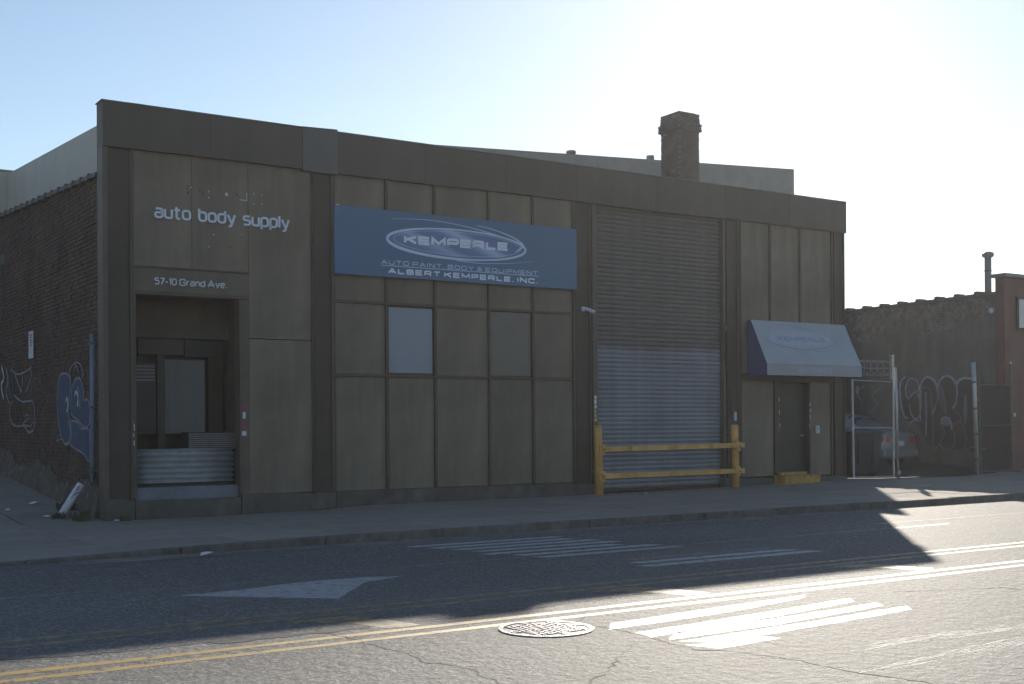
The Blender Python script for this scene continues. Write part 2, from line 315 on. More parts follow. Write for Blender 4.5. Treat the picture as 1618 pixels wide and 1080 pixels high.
# ------------------------------------------------------------------ stroke lettering
def fillet(pts, r, seg=4):
    out = [Vector(pts[0])]; closed = (Vector(pts[0])-Vector(pts[-1])).length < 1e-6
    P = [Vector(p) for p in pts]
    if closed: P = P[:-1]
    m = len(P); out = []
    for i in range(m):
        if not closed and i in (0, m-1): out.append(P[i]); continue
        a, b, c = P[i-1], P[i], P[(i+1) % m]
        d1 = (a-b); d2 = (c-b); rr = min(r, d1.length*.48, d2.length*.48)
        if abs(d1.normalized().dot(d2.normalized())) > .97 or rr < 1e-4: out.append(b); continue
        p0 = b+d1.normalized()*rr; p1 = b+d2.normalized()*rr
        for k in range(seg+1):
            t = k/seg; out.append(p0*(1-t)**2+b*2*t*(1-t)+p1*t*t)
    return out, closed
G = {  # glyph: (advance width, fillet radius, strokes)
 'K': (1.0, 0, [[(0, 0), (0, 1)], [(.98, 1), (.12, .5)], [(.30, .6), (1.0, 0)]]), 'E': (.92, 0, [[(.92, 1), (0, 1), (0, 0), (.92, 0)], [(0, .5), (.86, .5)]]),
 'M': (1.15, 0, [[(0, 0), (0, 1), (.575, .2), (1.15, 1), (1.15, 0)]]), 'P': (.95, .22, [[(0, 0), (0, 1), (.95, 1), (.95, .40), (0, .40)]]),
 'R': (.98, .22, [[(0, 0), (0, 1), (.95, 1), (.95, .42), (0, .42)], [(.55, .42), (.98, 0)]]), 'L': (.85, 0, [[(0, 1), (0, 0), (.85, 0)]]),
 'A': (1.05, 0, [[(0, 0), (.525, 1), (1.05, 0)], [(.2, .3), (.85, .3)]]), 'U': (.95, .25, [[(0, 1), (0, 0), (.95, 0), (.95, 1)]]),
 'T': (.95, 0, [[(0, 1), (.95, 1)], [(.475, 1), (.475, 0)]]), 'O': (.98, .28, [[(0, 0), (0, 1), (.98, 1), (.98, 0), (0, 0)]]),
 'I': (.02, 0, [[(.01, 0), (.01, 1)]]), 'N': (.98, 0, [[(0, 0), (0, 1), (.98, 0), (.98, 1)]]),
 'B': (.95, .2, [[(0, 0), (0, 1), (.9, 1), (.9, .52), (0, .52)], [(.5, .52), (.95, .52), (.95, 0), (0, 0)]]),
 'D': (.98, .28, [[(0, 0), (0, 1), (.98, 1), (.98, 0), (0, 0)]]), 'Y': (.98, 0, [[(0, 1), (.49, .45), (.98, 1)], [(.49, .45), (.49, 0)]]),
 'Q': (.98, .28, [[(0, 0), (0, 1), (.98, 1), (.98, 0), (0, 0)], [(.6, .25), (1.0, -.08)]]),
 '&': (.95, .15, [[(.95, 0), (.18, .75), (.25, 1), (.68, 1), (.7, .72), (.02, .35), (.02, 0), (.6, 0), (.95, .42)]]),
 'C': (.95, .25, [[(.95, .72), (.95, 1), (0, 1), (0, 0), (.95, 0), (.95, .28)]]), 'G': (.9, .22, [[(.88, .74), (.88, 1), (0, 1), (0, 0), (.88, 0), (.88, .5), (.48, .5)]]),
 ',': (.1, 0, [[(.06, .1), (.0, -.16)]]), '.': (.1, 0, [[(0, .05), (.12, .05)]]), '-': (.35, 0, [[(0, .42), (.35, .42)]]),
 'a': (.62, .16, [[(.05, .72), (.62, .72), (.62, 0), (0, 0), (0, .40), (.62, .40)]]), 'u': (.62, .18, [[(0, .72), (0, 0), (.62, 0)], [(.62, .72), (.62, 0)]]),
 't': (.5, .15, [[(.18, .96), (.18, 0), (.5, 0)], [(0, .72), (.48, .72)]]), 'o': (.66, .22, [[(0, 0), (0, .72), (.66, .72), (.66, 0), (0, 0)]]),
 'b': (.64, .2, [[(0, 1), (0, 0), (.64, 0), (.64, .72), (0, .72)]]), 'd': (.64, .2, [[(.64, 1), (.64, 0), (0, 0), (0, .72), (.64, .72)]]),
 'y': (.68, .1, [[(0, .72), (.34, .02)], [(.68, .72), (.30, -.27), (.06, -.27)]]), 's': (.6, .15, [[(.58, .72), (0, .72), (0, .38), (.6, .38), (.6, 0), (0, 0)]]),
 'p': (.64, .2, [[(0, -.28), (0, .72), (.64, .72), (.64, 0), (0, 0)]]), 'l': (.02, 0, [[(.01, 0), (.01, 1)]]),
 'r': (.38, .15, [[(0, 0), (0, .72), (.4, .72)]]), 'n': (.62, .2, [[(0, 0), (0, .72), (.62, .72), (.62, 0)]]), 'v': (.66, 0, [[(0, .72), (.33, 0), (.66, .72)]]),
 'e': (.62, .18, [[(.60, 0), (0, 0), (0, .72), (.62, .72), (.62, .36), (0, .36)]]),
 '5': (.62, .18, [[(.6, 1), (0, 1), (0, .6), (.62, .6), (.62, 0), (0, 0)]]), '7': (.6, 0, [[(0, 1), (.62, 1), (.2, 0)]]),
 '1': (.25, 0, [[(0, .8), (.22, 1), (.22, 0)]]), '0': (.66, .24, [[(0, 0), (0, 1), (.66, 1), (.66, 0), (0, 0)]]),
}
def lettering(text, x0, x1, base, cap, th, depth, fr, m, parent, gap=.38, space=.62, slant=0, z1=None):
    """Letters as raised strokes, each letter a part named letter."""
    tot = 0
    for i, c in enumerate(text):
        tot += space if c == ' ' else G[c][0]+(gap if i < len(text)-1 and text[i+1] != ' ' else 0)
    sx = (x1-x0-th)/tot; cx = x0+th/2
    for i, c in enumerate(text):
        if c == ' ': cx += space*sx; continue
        adv, fr_, strokes = G[c]; mb = MB()
        for k, st in enumerate(strokes):
            rise = (z1-base)*(cx-x0)/(x1-x0) if z1 is not None else 0
            hh = cap-th
            pts = [(cx+p[0]*sx+slant*p[1]*cap, base+th/2+rise+p[1]*hh) for p in st]
            q, cl = fillet(pts, fr_*cap)
            mb.ribbon(q, th, depth+.0007*k, fr, cl)
        obj('letter', mb, m, parent)
        cx += (adv+(gap if i < len(text)-1 and text[i+1] != ' ' else 0))*sx

def ellipse(cx, cz, a, b, n=64, t0=0, t1=2*PI):
    return [(cx+a*math.cos(t0+(t1-t0)*i/n), cz+b*math.sin(t0+(t1-t0)*i/n)) for i in range(n if abs(t1-t0-2*PI) < 1e-6 else n+1)]

# ================================================================== THE SETTING
ZB = [(-12, -.02), (0, -.02), (2.5, -.04), (4.3, .04), (9.8, .05), (14.5, .08), (18.3, .14), (20, .09), (23.5, .08), (25, .17), (60, .25)]
ZC = [(-12, .03), (-1.6, .03), (-.2, .11), (14, .12), (60, .14)]
def zs(x, y):
    if y <= 0: t = (y+6.2)/6.2; return interp(x, ZC)*(1-t)+interp(x, ZB)*t
    return interp(x, ZB)+.066*y
struct('ground', MB().face([(-160, -160, -.25), (220, -160, -.25), (220, 220, -.25), (-160, 220, -.25)]), 'earth')
rb = MB()
for i in range(40):
    x0 = -100+i*6; x1 = x0+6
    rb.face([(x0, -19.6, 0), (x1, -19.6, 0), (x1, -6.2, 0), (x0, -6.2, 0)])
road = struct('road', rb, 'asphalt')
struct('side_street', MB().face([(-22, -6.2, -.004), (-9, -6.2, -.004), (-9, 60, 4), (-22, 60, 4)]), 'asphalt')
struct('near_sidewalk', MB().box(-100, 140, -25, -19.6, -.1, .13), 'slab')

# sidewalk base sheet with slabs standing on it
sb = MB()
def sheet(x0, x1, y0, y1, st, drop):
    nx = max(1, int((x1-x0)/st)); ny = max(1, int((y1-y0)/st))
    for i in range(nx):
        for j in range(ny):
            a, b_, c, d = x0+(x1-x0)*i/nx, x0+(x1-x0)*(i+1)/nx, y0+(y1-y0)*j/ny, y0+(y1-y0)*(j+1)/ny
            sb.face([(a, c, zs(a, c)-drop), (b_, c, zs(b_, c)-drop), (b_, d, zs(b_, d)-drop), (a, d, zs(a, d)-drop)])
sheet(-9, 60, -6.05, .3, 1.0, .022); sheet(-9, 0, .3, 30, 1.0, .022)
walk = struct('sidewalk', sb, 'joint')
def slab(x0, x1, y0, y1):
    g = .009; x0 += g; x1 -= g; y0 += g; y1 -= g; k = random.uniform(-.003, .003); mb = MB(); c = []
    for dz in (-.06, k):
        for y in (y0, y1):
            for x in (x0, x1): c.append((x, y, zs(x, y)+dz+random.uniform(-.002, .002)))
    mb.hexa(c); obj('paving_slab', mb, 'slab', walk, loc=((x0+x1)/2, (y0+y1)/2, 0))
xs = [-9+1.53*i for i in range(31)]
ys = [-6.05, -4.55, -3.05, -1.55, -.06]
for a, b in zip(xs, xs[1:]):
    for c, d in zip(ys, ys[1:]): slab(a, b, c, d)
for a, b in zip(xs[:6], xs[1:6]+[-.0]):
    for j in range(8): slab(a, min(b, -.02), -.06+1.5*j, 1.44+1.5*j)
slab(xs[5], -.02, -.06, 1.44)
# curb: separate stones, broken and dropped at the corner
curb = struct('curb', MB().box(-9, 60, -6.19, -6.07, -.2, -.02), 'joint')
x = -9.0
while x < 45:
    L = random.uniform(1.5, 2.6); j = random.uniform(-.012, .012); zt0 = zs(x, -6.1); zt1 = zs(x+L, -6.1)
    c = []
    for top in (0, 1):
        for y in (-6.2, -6.055):
            for xx, zt in ((x+.006, zt0), (x+L-.006, zt1)): c.append((xx, y+j, (zt+j*.4+.004) if top else -.12))
    obj('curb_stone', MB().hexa(c), 'curb', curb, loc=(x, -6.2, 0), bevel=.015); x += L
# gutter debris strip (worn asphalt lip along the kerb)
gb = MB(); x = -2.2
prev = None
while x < 12:
    wdt = .22+.20*math.sin(x*.9)**2+random.uniform(0, .1)
    if prev: gb.face([(prev[0], -6.215, .006), (prev[0], -6.215-prev[1], .0035), (x, -6.215-wdt, .0035), (x, -6.215, .006)])
    prev = (x, wdt); x += .35
obj('gutter_dirt', gb, 'tar' if False else 'stucco', road)
# yard behind the fence
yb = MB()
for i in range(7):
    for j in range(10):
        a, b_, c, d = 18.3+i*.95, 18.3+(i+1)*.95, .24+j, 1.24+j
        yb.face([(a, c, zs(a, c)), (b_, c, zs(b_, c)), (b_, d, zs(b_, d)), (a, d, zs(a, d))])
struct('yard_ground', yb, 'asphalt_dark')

# ---- painted markings and cracks on the road
T4 = TOP(.002)
def mark(name, pts, m, n=.001, z=.0004):
    Q = []                      # chipped outline
    for (a, b), (c, d) in zip(pts, list(pts[1:])+[pts[0]]):
        k = max(1, int(math.hypot(c-a, d-b)/.07))
        for i in range(k): Q.append((a+(c-a)*i/k+random.uniform(-.010, .010), b+(d-b)*i/k+random.uniform(-.009, .009)))
    pts = Q
    o = obj(name, MB().prism(pts, n, TOP(z)), m, road); return o
def lines(name, x0, x1, y, wd, m, wob=.012, z=.0004):
    xx = x0; P = []; W = []
    while xx <= x1: P.append((xx, y+random.uniform(-wob, wob)*.4)); W.append(wd*random.uniform(.82, 1.08)); xx += .7
    obj(name, MB().ribbon(P, wd, .001, TOP(z), wid=W), m, road)
lines('yellow_line', -12, 60, -11.42, .10, 'p_yellow_worn'); lines('yellow_line', -12, 60, -11.68, .10, 'p_yellow_worn')
lines('yellow_line', -12, 60, -12.68, .11, 'p_yellow'); lines('yellow_line', -12, 60, -12.93, .11, 'p_yellow')
for x0 in (-4.55, -1.75, 1.35, 4.6, 8.2, 12): 
    mark('yellow_hatch', [(x0, -11.80), (x0+.55, -11.80), (x0+.75, -12.15), (x0+.85, -12.56), (x0+.55, -12.56), (x0+.42, -12.18)] if x0 > -4 else [(x0, -12.5), (x0+.6, -12.5), (x0+.5, -12.58), (x0, -12.6)], 'p_yellow_worn')
lines('white_lane_line', -12, 11, -9.0, .09, 'p_white_faint')
lines('white_edge_line', 9.5, 40, -8.35, .16, 'smear')
mark('turn_arrow', [(-1.95, -9.79), (-.81, -10.84), (-.08, -9.93), (.48, -9.72), (.05, -9.56), (-.45, -9.55), (-.78, -9.58), (-1.21, -9.72)], 'p_white_worn')
for i in range(7):   # worn ladder crossing in the far lane
    y = -7.02-i*.335; s = random.uniform(-.15, .15); a = 1.9+.10*i+s; b = 4.15+.08*i+random.uniform(-.2, .2)
    mark('crosswalk_bar', [(a, y), (a+.12, y-.17), (b+.1, y-.16), (b, y+.01)], 'p_white_worn')
for i in range(3):
    y = -9.86-i*.30; a = 3.25-.12*i; b = 5.45+.12*i
    mark('crosswalk_bar', [(a, y), (a+.1, y-.16), (b+.15, y-.17), (b, y)], 'p_white_worn' if i else 'p_white_faint')
for p in ([(.36, -13.38), (.16, -13.62), (1.4, -13.52), (2.62, -13.30), (2.80, -13.16), (1.5, -13.26)],
          [(.24, -13.83), (.22, -14.06), (1.5, -13.92), (2.84, -13.71), (2.98, -13.53), (1.6, -13.70)],
          [(.50, -14.00), (.24, -14.22), (1.3, -14.20), (2.84, -14.02), (2.95, -13.86), (1.6, -13.96)],
          [(.26, -14.30), (.48, -14.50), (1.6, -14.42), (2.88, -14.30), (3.0, -14.13), (1.6, -14.24)],
          [(.22, -14.42), (.31, -14.68), (.62, -14.66), (.98, -14.63), (.94, -14.50), (.5, -14.53)]):
    mark('crosswalk_bar', p, 'p_white')
for P0 in ([(.30, -15.30), (1.45, -15.22), (2.85, -15.31), (4.5, -15.36)], [(-.15, -15.86), (.85, -15.79), (2.3, -15.70), (4.3, -15.67)]):
    for k in range(6):      # streaky drag marks, thin broken strips side by side
        o_ = (k-2.5)*.033; a0 = random.uniform(0, .5); b0 = random.uniform(.7, 1)
        P = []
        for t_ in [a0+(b0-a0)*q_/24 for q_ in range(25)]:
            f_ = t_*3; g_ = min(2, int(f_)); h_ = f_-g_; A_, B_ = P0[g_], P0[g_+1]
            P.append((A_[0]+(B_[0]-A_[0])*h_, A_[1]+(B_[1]-A_[1])*h_+o_+random.uniform(-.006, .006)))
        W_ = [max(.003, .024*random.uniform(.2, 1.1)*min(1, q_/5, (24-q_)/5)) for q_ in range(25)]
        obj('worn_stripe', MB().ribbon(P, .02, .0005, TOP(.0003), wid=W_), 'p_smear', road)

def crack(pts, wd, m='tar'):
    P = []
    for (a, b), (c, d) in zip(pts, pts[1:]):
        L = math.hypot(c-a, d-b); k = max(2, int(L/.07))
        for i in range(k):
            t = i/k; P.append((a+(c-a)*t+random.uniform(-.022, .022), b+(d-b)*t+random.uniform(-.022, .022)))
    P.append(pts[-1]); W = [wd*random.choice((.05, .12, .3, .5, .8, 1.1)) for _ in P]
    obj('road_crack', MB().ribbon(P, wd, .0006, TOP(.0016), wid=W), m, road)
crack([(-1.70, -12.2), (-1.62, -12.98), (-1.64, -13.28), (-1.58, -13.58), (-1.63, -13.93), (-1.55, -14.01), (-1.48, -14.31), (-1.54, -14.49), (-1.57, -14.72), (-1.60, -15.1)], .016)
crack([(.19, -13.45), (.23, -13.93), (.16, -14.34), (.16, -14.61), (.32, -14.81), (.42, -15.13), (.46, -15.45), (.43, -15.66), (.49, -15.89), (.54, -16.07), (.63, -16.5)], .013)
crack([(.06, -14.11), (-.10, -14.21), (-.45, -14.52), (-.84, -14.86), (-1.1, -15.06), (-1.6, -15.3)], .015)
crack([(.67, -12.68), (.38, -13.02), (.11, -13.21)], .014)
crack([(3.6, -13.5), (4.69, -13.91), (4.70, -14.13), (5.5, -14.3)], .012)
crack([(-5.5, -12.12), (-3.97, -12.15), (-3.51, -12.30), (-2.94, -12.36), (-2.54, -12.34)], .035)
crack([(-1.42, -12.38), (-.6, -12.42), (.3, -12.36), (1.5, -12.25), (3.4, -12.22), (5.5, -12.3)], .012)
crack([(-4.5, -7.6), (-2.5, -7.2), (-1.4, -6.9), (-.3, -6.7)], .02)
obj('pothole', MB().prism([(-2.58, -12.33), (-2.52, -12.45), (-2.36, -12.48), (-2.2, -12.44), (-2.0, -12.47), (-1.82, -12.43), (-1.62, -12.49), (-1.5, -12.44), (-1.3, -12.46), (-1.28, -12.41), (-1.5, -12.39), (-1.7, -12.36), (-1.84, -12.38), (-2.0, -12.33), (-2.18, -12.35), (-2.35, -12.30)], .0006, TOP(.0024)), 'tar', road)

# ---- manhole cover
t = thing('manhole_cover', 'round cast iron manhole cover set in the sunlit road beside the yellow lines', 'manhole cover', (-.215, -13.31, 0))
cx_, cy_ = -.215, -13.31
M['iron'] = mat('cast_iron', (.36, .34, .35), .32, .3, 20, .3, 80, metal=.55)
obj('frame_ring', MB().ribbon(ellipse(cx_, cy_, .352, .352, 48), .035, .008, TOP(.002), True), 'iron', t)
obj('cover_plate', MB().prism(ellipse(cx_, cy_, .325, .325, 48), .003, TOP(.001)), 'black', t)
mb = MB(); q = .096
for i in range(-3, 4):
    for j in range(-3, 4):
        px, py = cx_+i*q, cy_+j*q
        if math.hypot(i*q, j*q) > .295: continue
        if (i+j) % 2: mb.box(px-.040, px+.040, py-.034, py-.014, .004, .012); mb.box(px-.040, px+.040, py+.014, py+.034, .004, .012)
        else: mb.box(px-.034, px-.014, py-.040, py+.040, .004, .012); mb.box(px+.014, px+.034, py-.040, py+.040, .004, .012)
obj('tread_pattern', mb, 'iron', t, kind='stuff')

# ================================================================== SHOP BUILDING
B = thing('commercial_building', 'long low dark brown shop building with panelled front, roller door and brick chimney', 'building', (9.15, 0, 0))
def bx(name, x0, x1, y0, y1, z0, z1, m, parent=B, label=None, bevel=0):
    return obj(name, MB().box(x0, x1, y0, y1, z0, z1), m, parent, loc=((x0+x1)/2, (y0+y1)/2, z0), label=label, bevel=bevel)
# shell
bx('back_wall', .02, 18.28, 11.6, 11.85, -.3, 6.0, 'plaster')
bx('right_wall', 18.005, 18.28, .305, 11.595, -.3, 6.6, 'plaster')
bx('roof', .31, 18.0, .41, 11.59, 5.5, 5.65, 'roof')
bx('core_wall', 3.86, 18.0, .30, .40, -.1, 6.3, 'dark'); bx('core_wall', .30, .50, .30, .40, -.1, 6.3, 'dark')
bx('core_wall', .5, 3.86, .30, .40, 3.96, 6.3, 'dark'); bx('core_wall', 2.56, 3.86, .30, .40, -.1, 3.96, 'dark')
# fascia in lengths, a patched length between the first two bays
def fascia(x0, x1, y, m, dz=0, zl=6.33, lab=None):
    mb = MB(); k = max(1, int((x1-x0)/.5)); P = []
    for i in range(k+1):
        xx = x0+(x1-x0)*i/k; wv = .012*math.sin(xx*1.3+1)+.009*math.sin(xx*3.1)
        P.append((xx, 7.10+wv+dz, zl+.012*math.sin(xx*.9), y+.006*math.sin(xx*2.2)))
    for a, b in zip(P, P[1:]):
        mb.hexa([(a[0], a[3], a[2]), (b[0], b[3], b[2]), (a[0], .30, a[2]), (b[0], .30, b[2]), (a[0], a[3], a[1]), (b[0], b[3], b[1]), (a[0], .30, a[1]), (b[0], .30, b[1])])
    # internal walls between steps share edges: drop them
    o = obj('fascia_panel', mb, m, B, loc=((x0+x1)/2, 0, 6.33), label=lab)
for a, b in ((-.03, 1.85), (1.855, 3.60), (4.30, 6.2), (6.205, 8.1), (8.105, 9.92), (9.925, 12.1), (12.105, 14.2), (14.205, 16.3), (16.305, 18.32)):
    fascia(a, b, -.07, 'fascia')
fascia(3.60, 4.30, -.10, 'fascia_patch', .03, 6.30, 'slightly proud bluish grey fascia patch')
obj('fascia_cap', MB().box(-.05, 18.33, -.085, .33, 7.098, 7.112), 'cap', B, loc=(9, 0, 7.1))
# corner trim and pilasters
bx('corner_trim', -.03, .055, -.03, .30, .0, 6.33, 'trim')
for a, b in ((.06, .46), (3.84, 4.22), (9.90, 10.30), (14.28, 14.66), (17.92, 18.30)):
    bx('pilaster', a, b, .02, .30, .12, 6.33, 'steel_brown')
    bx('pilaster_flange', a-.004, a+.022, -.02, .018, .12, 6.33, 'steel_brown'); bx('pilaster_flange', b-.022, b+.004, -.02, .018, .12, 6.33, 'trim')
# plinths
for a, b, z in ((-.03, .48, .33), (2.40, 4.25, .33), (4.26, 9.9, .31), (9.91, 10.48, .27), (14.15, 16.0, .26), (17.02, 18.32, .24)):
    obj('plinth', MB().hexa([(a, -.07+random.uniform(-.01, .01), -.2), (b, -.07, -.2), (a, .29, -.2), (b, .29, -.2), (a, -.055, z+.03), (b, -.055, z-.02), (a, .29, z+.03), (b, .29, z-.02)]), 'concrete', B, loc=((a+b)/2, 0, 0), bevel=.012)
# --- left bay: tall panels, address band, recessed loading doorway
def panel(x0, x1, z0, z1, m='panel', y=.03, d=.10, name='wall_panel', lab=None):
    return bx(name, x0, x1, y, y+d, z0, z1, m, bevel=.004, label=lab)
panel(.51, 1.527, 4.36, 6.345); panel(1.535, 2.573, 4.36, 6.345); panel(2.581, 3.80, 3.165, 6.345); panel(2.581, 3.80, .34, 3.152)
bx('panel_frame', .475, .503, .0, .20, .34, 6.34, 'trim'); bx('panel_frame', 3.808, 3.836, .005, .2, .34, 6.33, 'trim')
bx('address_band', .506, 2.575, .02, .13, 3.925, 4.325, 'panel_band'); bx('band_edge', .506, 2.575, -.005, .10, 4.329, 4.356, 'mullion')
bx('door_lintel', .506, 2.575, .0, .28, 3.86, 3.921, 'mullion')
bx('door_jamb', 2.40, 2.573, .02, .29, .30, 3.856, 'trim'); bx('jamb_edge', 2.386, 2.397, -.005, .25, .30, 3.856, 'trim'); bx('door_jamb', .506, .535, .02, .25, .30, 3.856, 'trim')
# recess walls
bx('recess_wall', .42, .504, .31, 1.5, .2, 3.95, 'recess'); bx('recess_wall', 2.58, 2.66, .41, 1.5, .2, 3.95, 'recess')
bx('recess_ceiling', .506, 2.575, .29, 1.1, 3.90, 3.955, 'recess'); bx('recess_floor', .506, 2.575, .45, 1.5, .2, .56, 'concrete')
bx('recess_back', .40, 2.7, 1.42, 1.5, .2, 4.0, 'steel_brown')
bx('inner_header', .51, 2.57, 1.02, 1.10, 3.19, 3.896, 'recess'); bx('inner_panel', .90, 1.74, 1.14, 1.2, 2.89, 3.18, 'recess'); bx('inner_box', 1.75, 2.42, 1.10, 1.4, 2.86, 3.17, 'door')
bx('inner_post', 1.22, 1.36, 1.05, 1.2, .56, 2.88, 'steel_brown'); bx('inner_post', 2.22, 2.50, 1.16, 1.3, .56, 3.18, 'steel_brown')
gp = bx('grille_shutter', 1.40, 2.17, 1.22, 1.27, 1.44, 2.81, 'shutter_in')
g0 = None
for i in range(24):
    z = 1.46
    if i: dup(g0, gp, (0, 0, i*.056)); continue
    g0 = obj('shutter_slat', MB().box(1.405, 2.165, 1.205, 1.219, z, z+.045), 'shutter_in', gp)
wf = bx('side_window', .80, 1.21, 1.10, 1.13, 1.44, 2.74, 'steel_brown'); obj('pane', MB().box(.84, 1.17, 1.085, 1.098, 1.48, 2.36), 'pane_dark', wf)
for i in range(5): obj('louvre', MB().box(.84, 1.18, 1.07, 1.098, 2.40+i*.062, 2.44+i*.062), 'shutter_in', wf)
# slatted vent box behind the corrugated shutter
vb = bx('vent_box', 1.58, 2.50, .46, .80, 1.17, 1.47, 'dark')
for i in range(7): obj('vent_slat', MB().box(1.60, 2.48, .435, .458, 1.195+i*.038, 1.218+i*.038), 'shutter_in', vb)
# corrugated dock gate
cg = MB(); P = []
for i in range(6*8+1):
    zz = .58+.6*i/48; P.append((.33-.045*math.cos(2*PI*(i/8))*(1 if True else 0), zz))
for (y0, z0), (y1, z1) in zip(P, P[1:]): cg.hexa([(.54, y0, z0), (2.384, y0, z0), (.54, y0+.03, z0), (2.384, y0+.03, z0), (.54, y1, z1), (2.384, y1, z1), (.54, y1+.03, z1), (2.384, y1+.03, z1)])
smooth(obj('corrugated_gate', cg, 'corr', B, loc=(1.46, .33, .58)))
bx('dock_riser', .50, 2.395, .12, .44, .29, .515, 'concrete_blue', bevel=.01)
obj('dock_ledge', MB().hexa([(.49, -.06, -.25), (2.39, -.06, -.25), (.49, .40, -.25), (2.39, .40, -.25), (.49, -.05, .31), (2.39, -.05, .29), (.49, .40, .285), (2.39, .40, .285)]), 'concrete', B, loc=(1.4, 0, 0), bevel=.02)
# --- middle bay: 5 columns of panels between mullions
mx = [4.25, 5.37, 6.45, 7.72, 8.81, 9.86]
for x in mx: bx('mullion', x-.026, x+.026, -.018, .10, .33, 6.33, 'mullion', bevel=.004)
rows = [(.335, 2.50), (2.56, 3.90), (3.96, 5.05), (5.06, 6.335)]
for i in range(5):
    a, b = mx[i]+.03, mx[i+1]-.03
    for r, (z0, z1) in enumerate(rows):
        if r == 1 and i == 1: continue
        if r == 1 and i == 3: continue
        panel(a, b, z0, z1)
    bx('transom', a, b, -.006, .09, 2.503, 2.557, 'mullion', bevel=.004); bx('transom', a, b, -.006, .09, 3.903, 3.957, 'mullion', bevel=.004)
    bx('sill_rail', a, b, -.004, .09, .30, .333, 'mullion')
wn = bx('window', 5.403, 6.417, .06, .12, 2.562, 3.898, 'mullion'); obj('pane', MB().box(5.425, 6.395, .035, .058, 2.59, 3.865), 'pane_pale', wn)
wn = bx('window', 7.753, 8.777, .06, .12, 2.562, 3.898, 'mullion'); obj('pane', MB().box(7.77, 8.76, .04, .058, 2.58, 3.88), 'pane_brown', wn)
# --- roller door
rd = thing_part = bpy.data.objects.new('roller_door', None); C.objects.link(rd); rd.parent = B; rd.location = Vector((12.3, .1, 0))-Vector(B.location)
prof = [(.135, 0), (.118, .018), (.105, .045), (.108, .072), (.128, .094), (.138, .0985)]
sm = MB(); x0, x1 = 10.50, 14.17
for (y0, z0), (y1, z1) in zip(prof, prof[1:]): sm.hexa([(x0, y0, z0), (x1, y0, z0), (x0, y0+.012, z0), (x1, y0+.012, z0), (x0, y1, z1), (x1, y1, z1), (x0, y1+.012, z1), (x1, y1+.012, z1)])
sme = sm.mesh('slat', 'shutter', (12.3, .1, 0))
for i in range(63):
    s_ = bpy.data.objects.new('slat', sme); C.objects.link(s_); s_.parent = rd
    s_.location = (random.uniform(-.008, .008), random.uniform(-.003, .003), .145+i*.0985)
obj('bottom_bar', MB().box(10.50, 14.17, .09, .15, .075, .143), 'steel_brown', rd)
obj('guide_rail', MB().box(10.36, 10.49, .0, .2, .05, 6.32), 'trim', rd); obj('guide_rail', MB().box(14.18, 14.25, .0, .2, .05, 6.32), 'trim', rd)
obj('rail_plate', MB().box(10.33, 10.40, -.03, -.002, 3.40, 3.80), 'galv_dull', rd)
# conduit run and switch at the right of the roller door
obj('conduit', MB().tube([(14.22, -.02, 3.9), (14.23, -.02, 3.0), (14.36, -.015, 2.3), (14.40, -.012, 1.8)], .012, 6), 'black', B)
bx('conduit_box', 14.19, 14.25, -.04, -.003, 3.72, 3.86, 'galv_dull'); bx('key_switch', 14.50, 14.56, -.03, .015, 1.62, 1.83, 'white', label='small white key switch')
# --- right bay
rx = [14.72, 15.71, 16.73, 17.86]
for x in rx: bx('mullion', x-.024, x+.024, -.018, .10, 2.76, 6.33, 'mullion', bevel=.004)
for a, b in zip(rx, rx[1:]): panel(a+.028, b-.028, 2.76, 6.335)
bx('door_header', 14.70, 17.88, -.01, .12, 2.56, 2.752, 'steel_brown')
panel(14.76, 15.82, .29, 2.552); panel(17.06, 17.80, .27, 2.552)
bx('mullion', 14.70, 14.754, -.015, .1, .27, 2.555, 'mullion'); bx('mullion', 17.805, 17.85, -.015, .1, .25, 2.555, 'mullion')
bx('door_frame', 15.83, 16.0, -.012, .28, .06, 2.555, 'steel_brown'); bx('door_frame', 17.012, 17.052, -.012, .28, .06, 2.555, 'steel_brown')
dr = bx('door', 16.005, 17.007, .14, .19, .27, 2.53, 'door', bevel=.006); obj('door_handle', MB().tube([(16.90, .135, 1.25), (16.90, .075, 1.25), (16.80, .075, 1.25)], .012, 8), 'galv', dr)
obj('kick_plate', MB().box(16.08, 16.93, .132, .138, .32, .55), 'black', dr); bx('threshold', 15.99, 17.02, .0, .29, .10, .265, 'concrete')
bx('intercom', 17.25, 17.36, -.03, .025, 1.30, 1.49, 'white', bevel=.01, label='small pale intercom box beside the door')
bx('intercom_lens', 17.275, 17.30, -.037, -.031, 1.40, 1.43, 'black')
# stickers on the door posts and jambs
def stickers(x, y, z0, z1, n, wd=.05, cols=('white', 'paper', 'teal', 'redprint', 'white')):
    z = z0
    while z < z1:
        h = random.uniform(.05, .12); xx = x+random.uniform(-.012, .012); ww = wd*random.uniform(.6, 1)
        bx('sticker', xx-ww/2, xx+ww/2, y-.004, y-.0006, z, min(z+h, z1), random.choice(cols)); z += h+random.uniform(.01, n)
stickers(2.47, .02, 1.40, 1.98, .02, .09); stickers(.487, .0, 1.25, 1.66, .08, .025, ('white', 'galv')); stickers(10.42, .0, 1.62, 2.18, .02, .08, ('white', 'teal', 'paper', 'yellow'))
stickers(15.985, -.012, 1.35, 2.22, .06, .03, ('white', 'teal', 'redprint', 'galv')); stickers(17.035, -.012, 1.38, 2.05, .06, .03, ('white', 'teal', 'paper'))
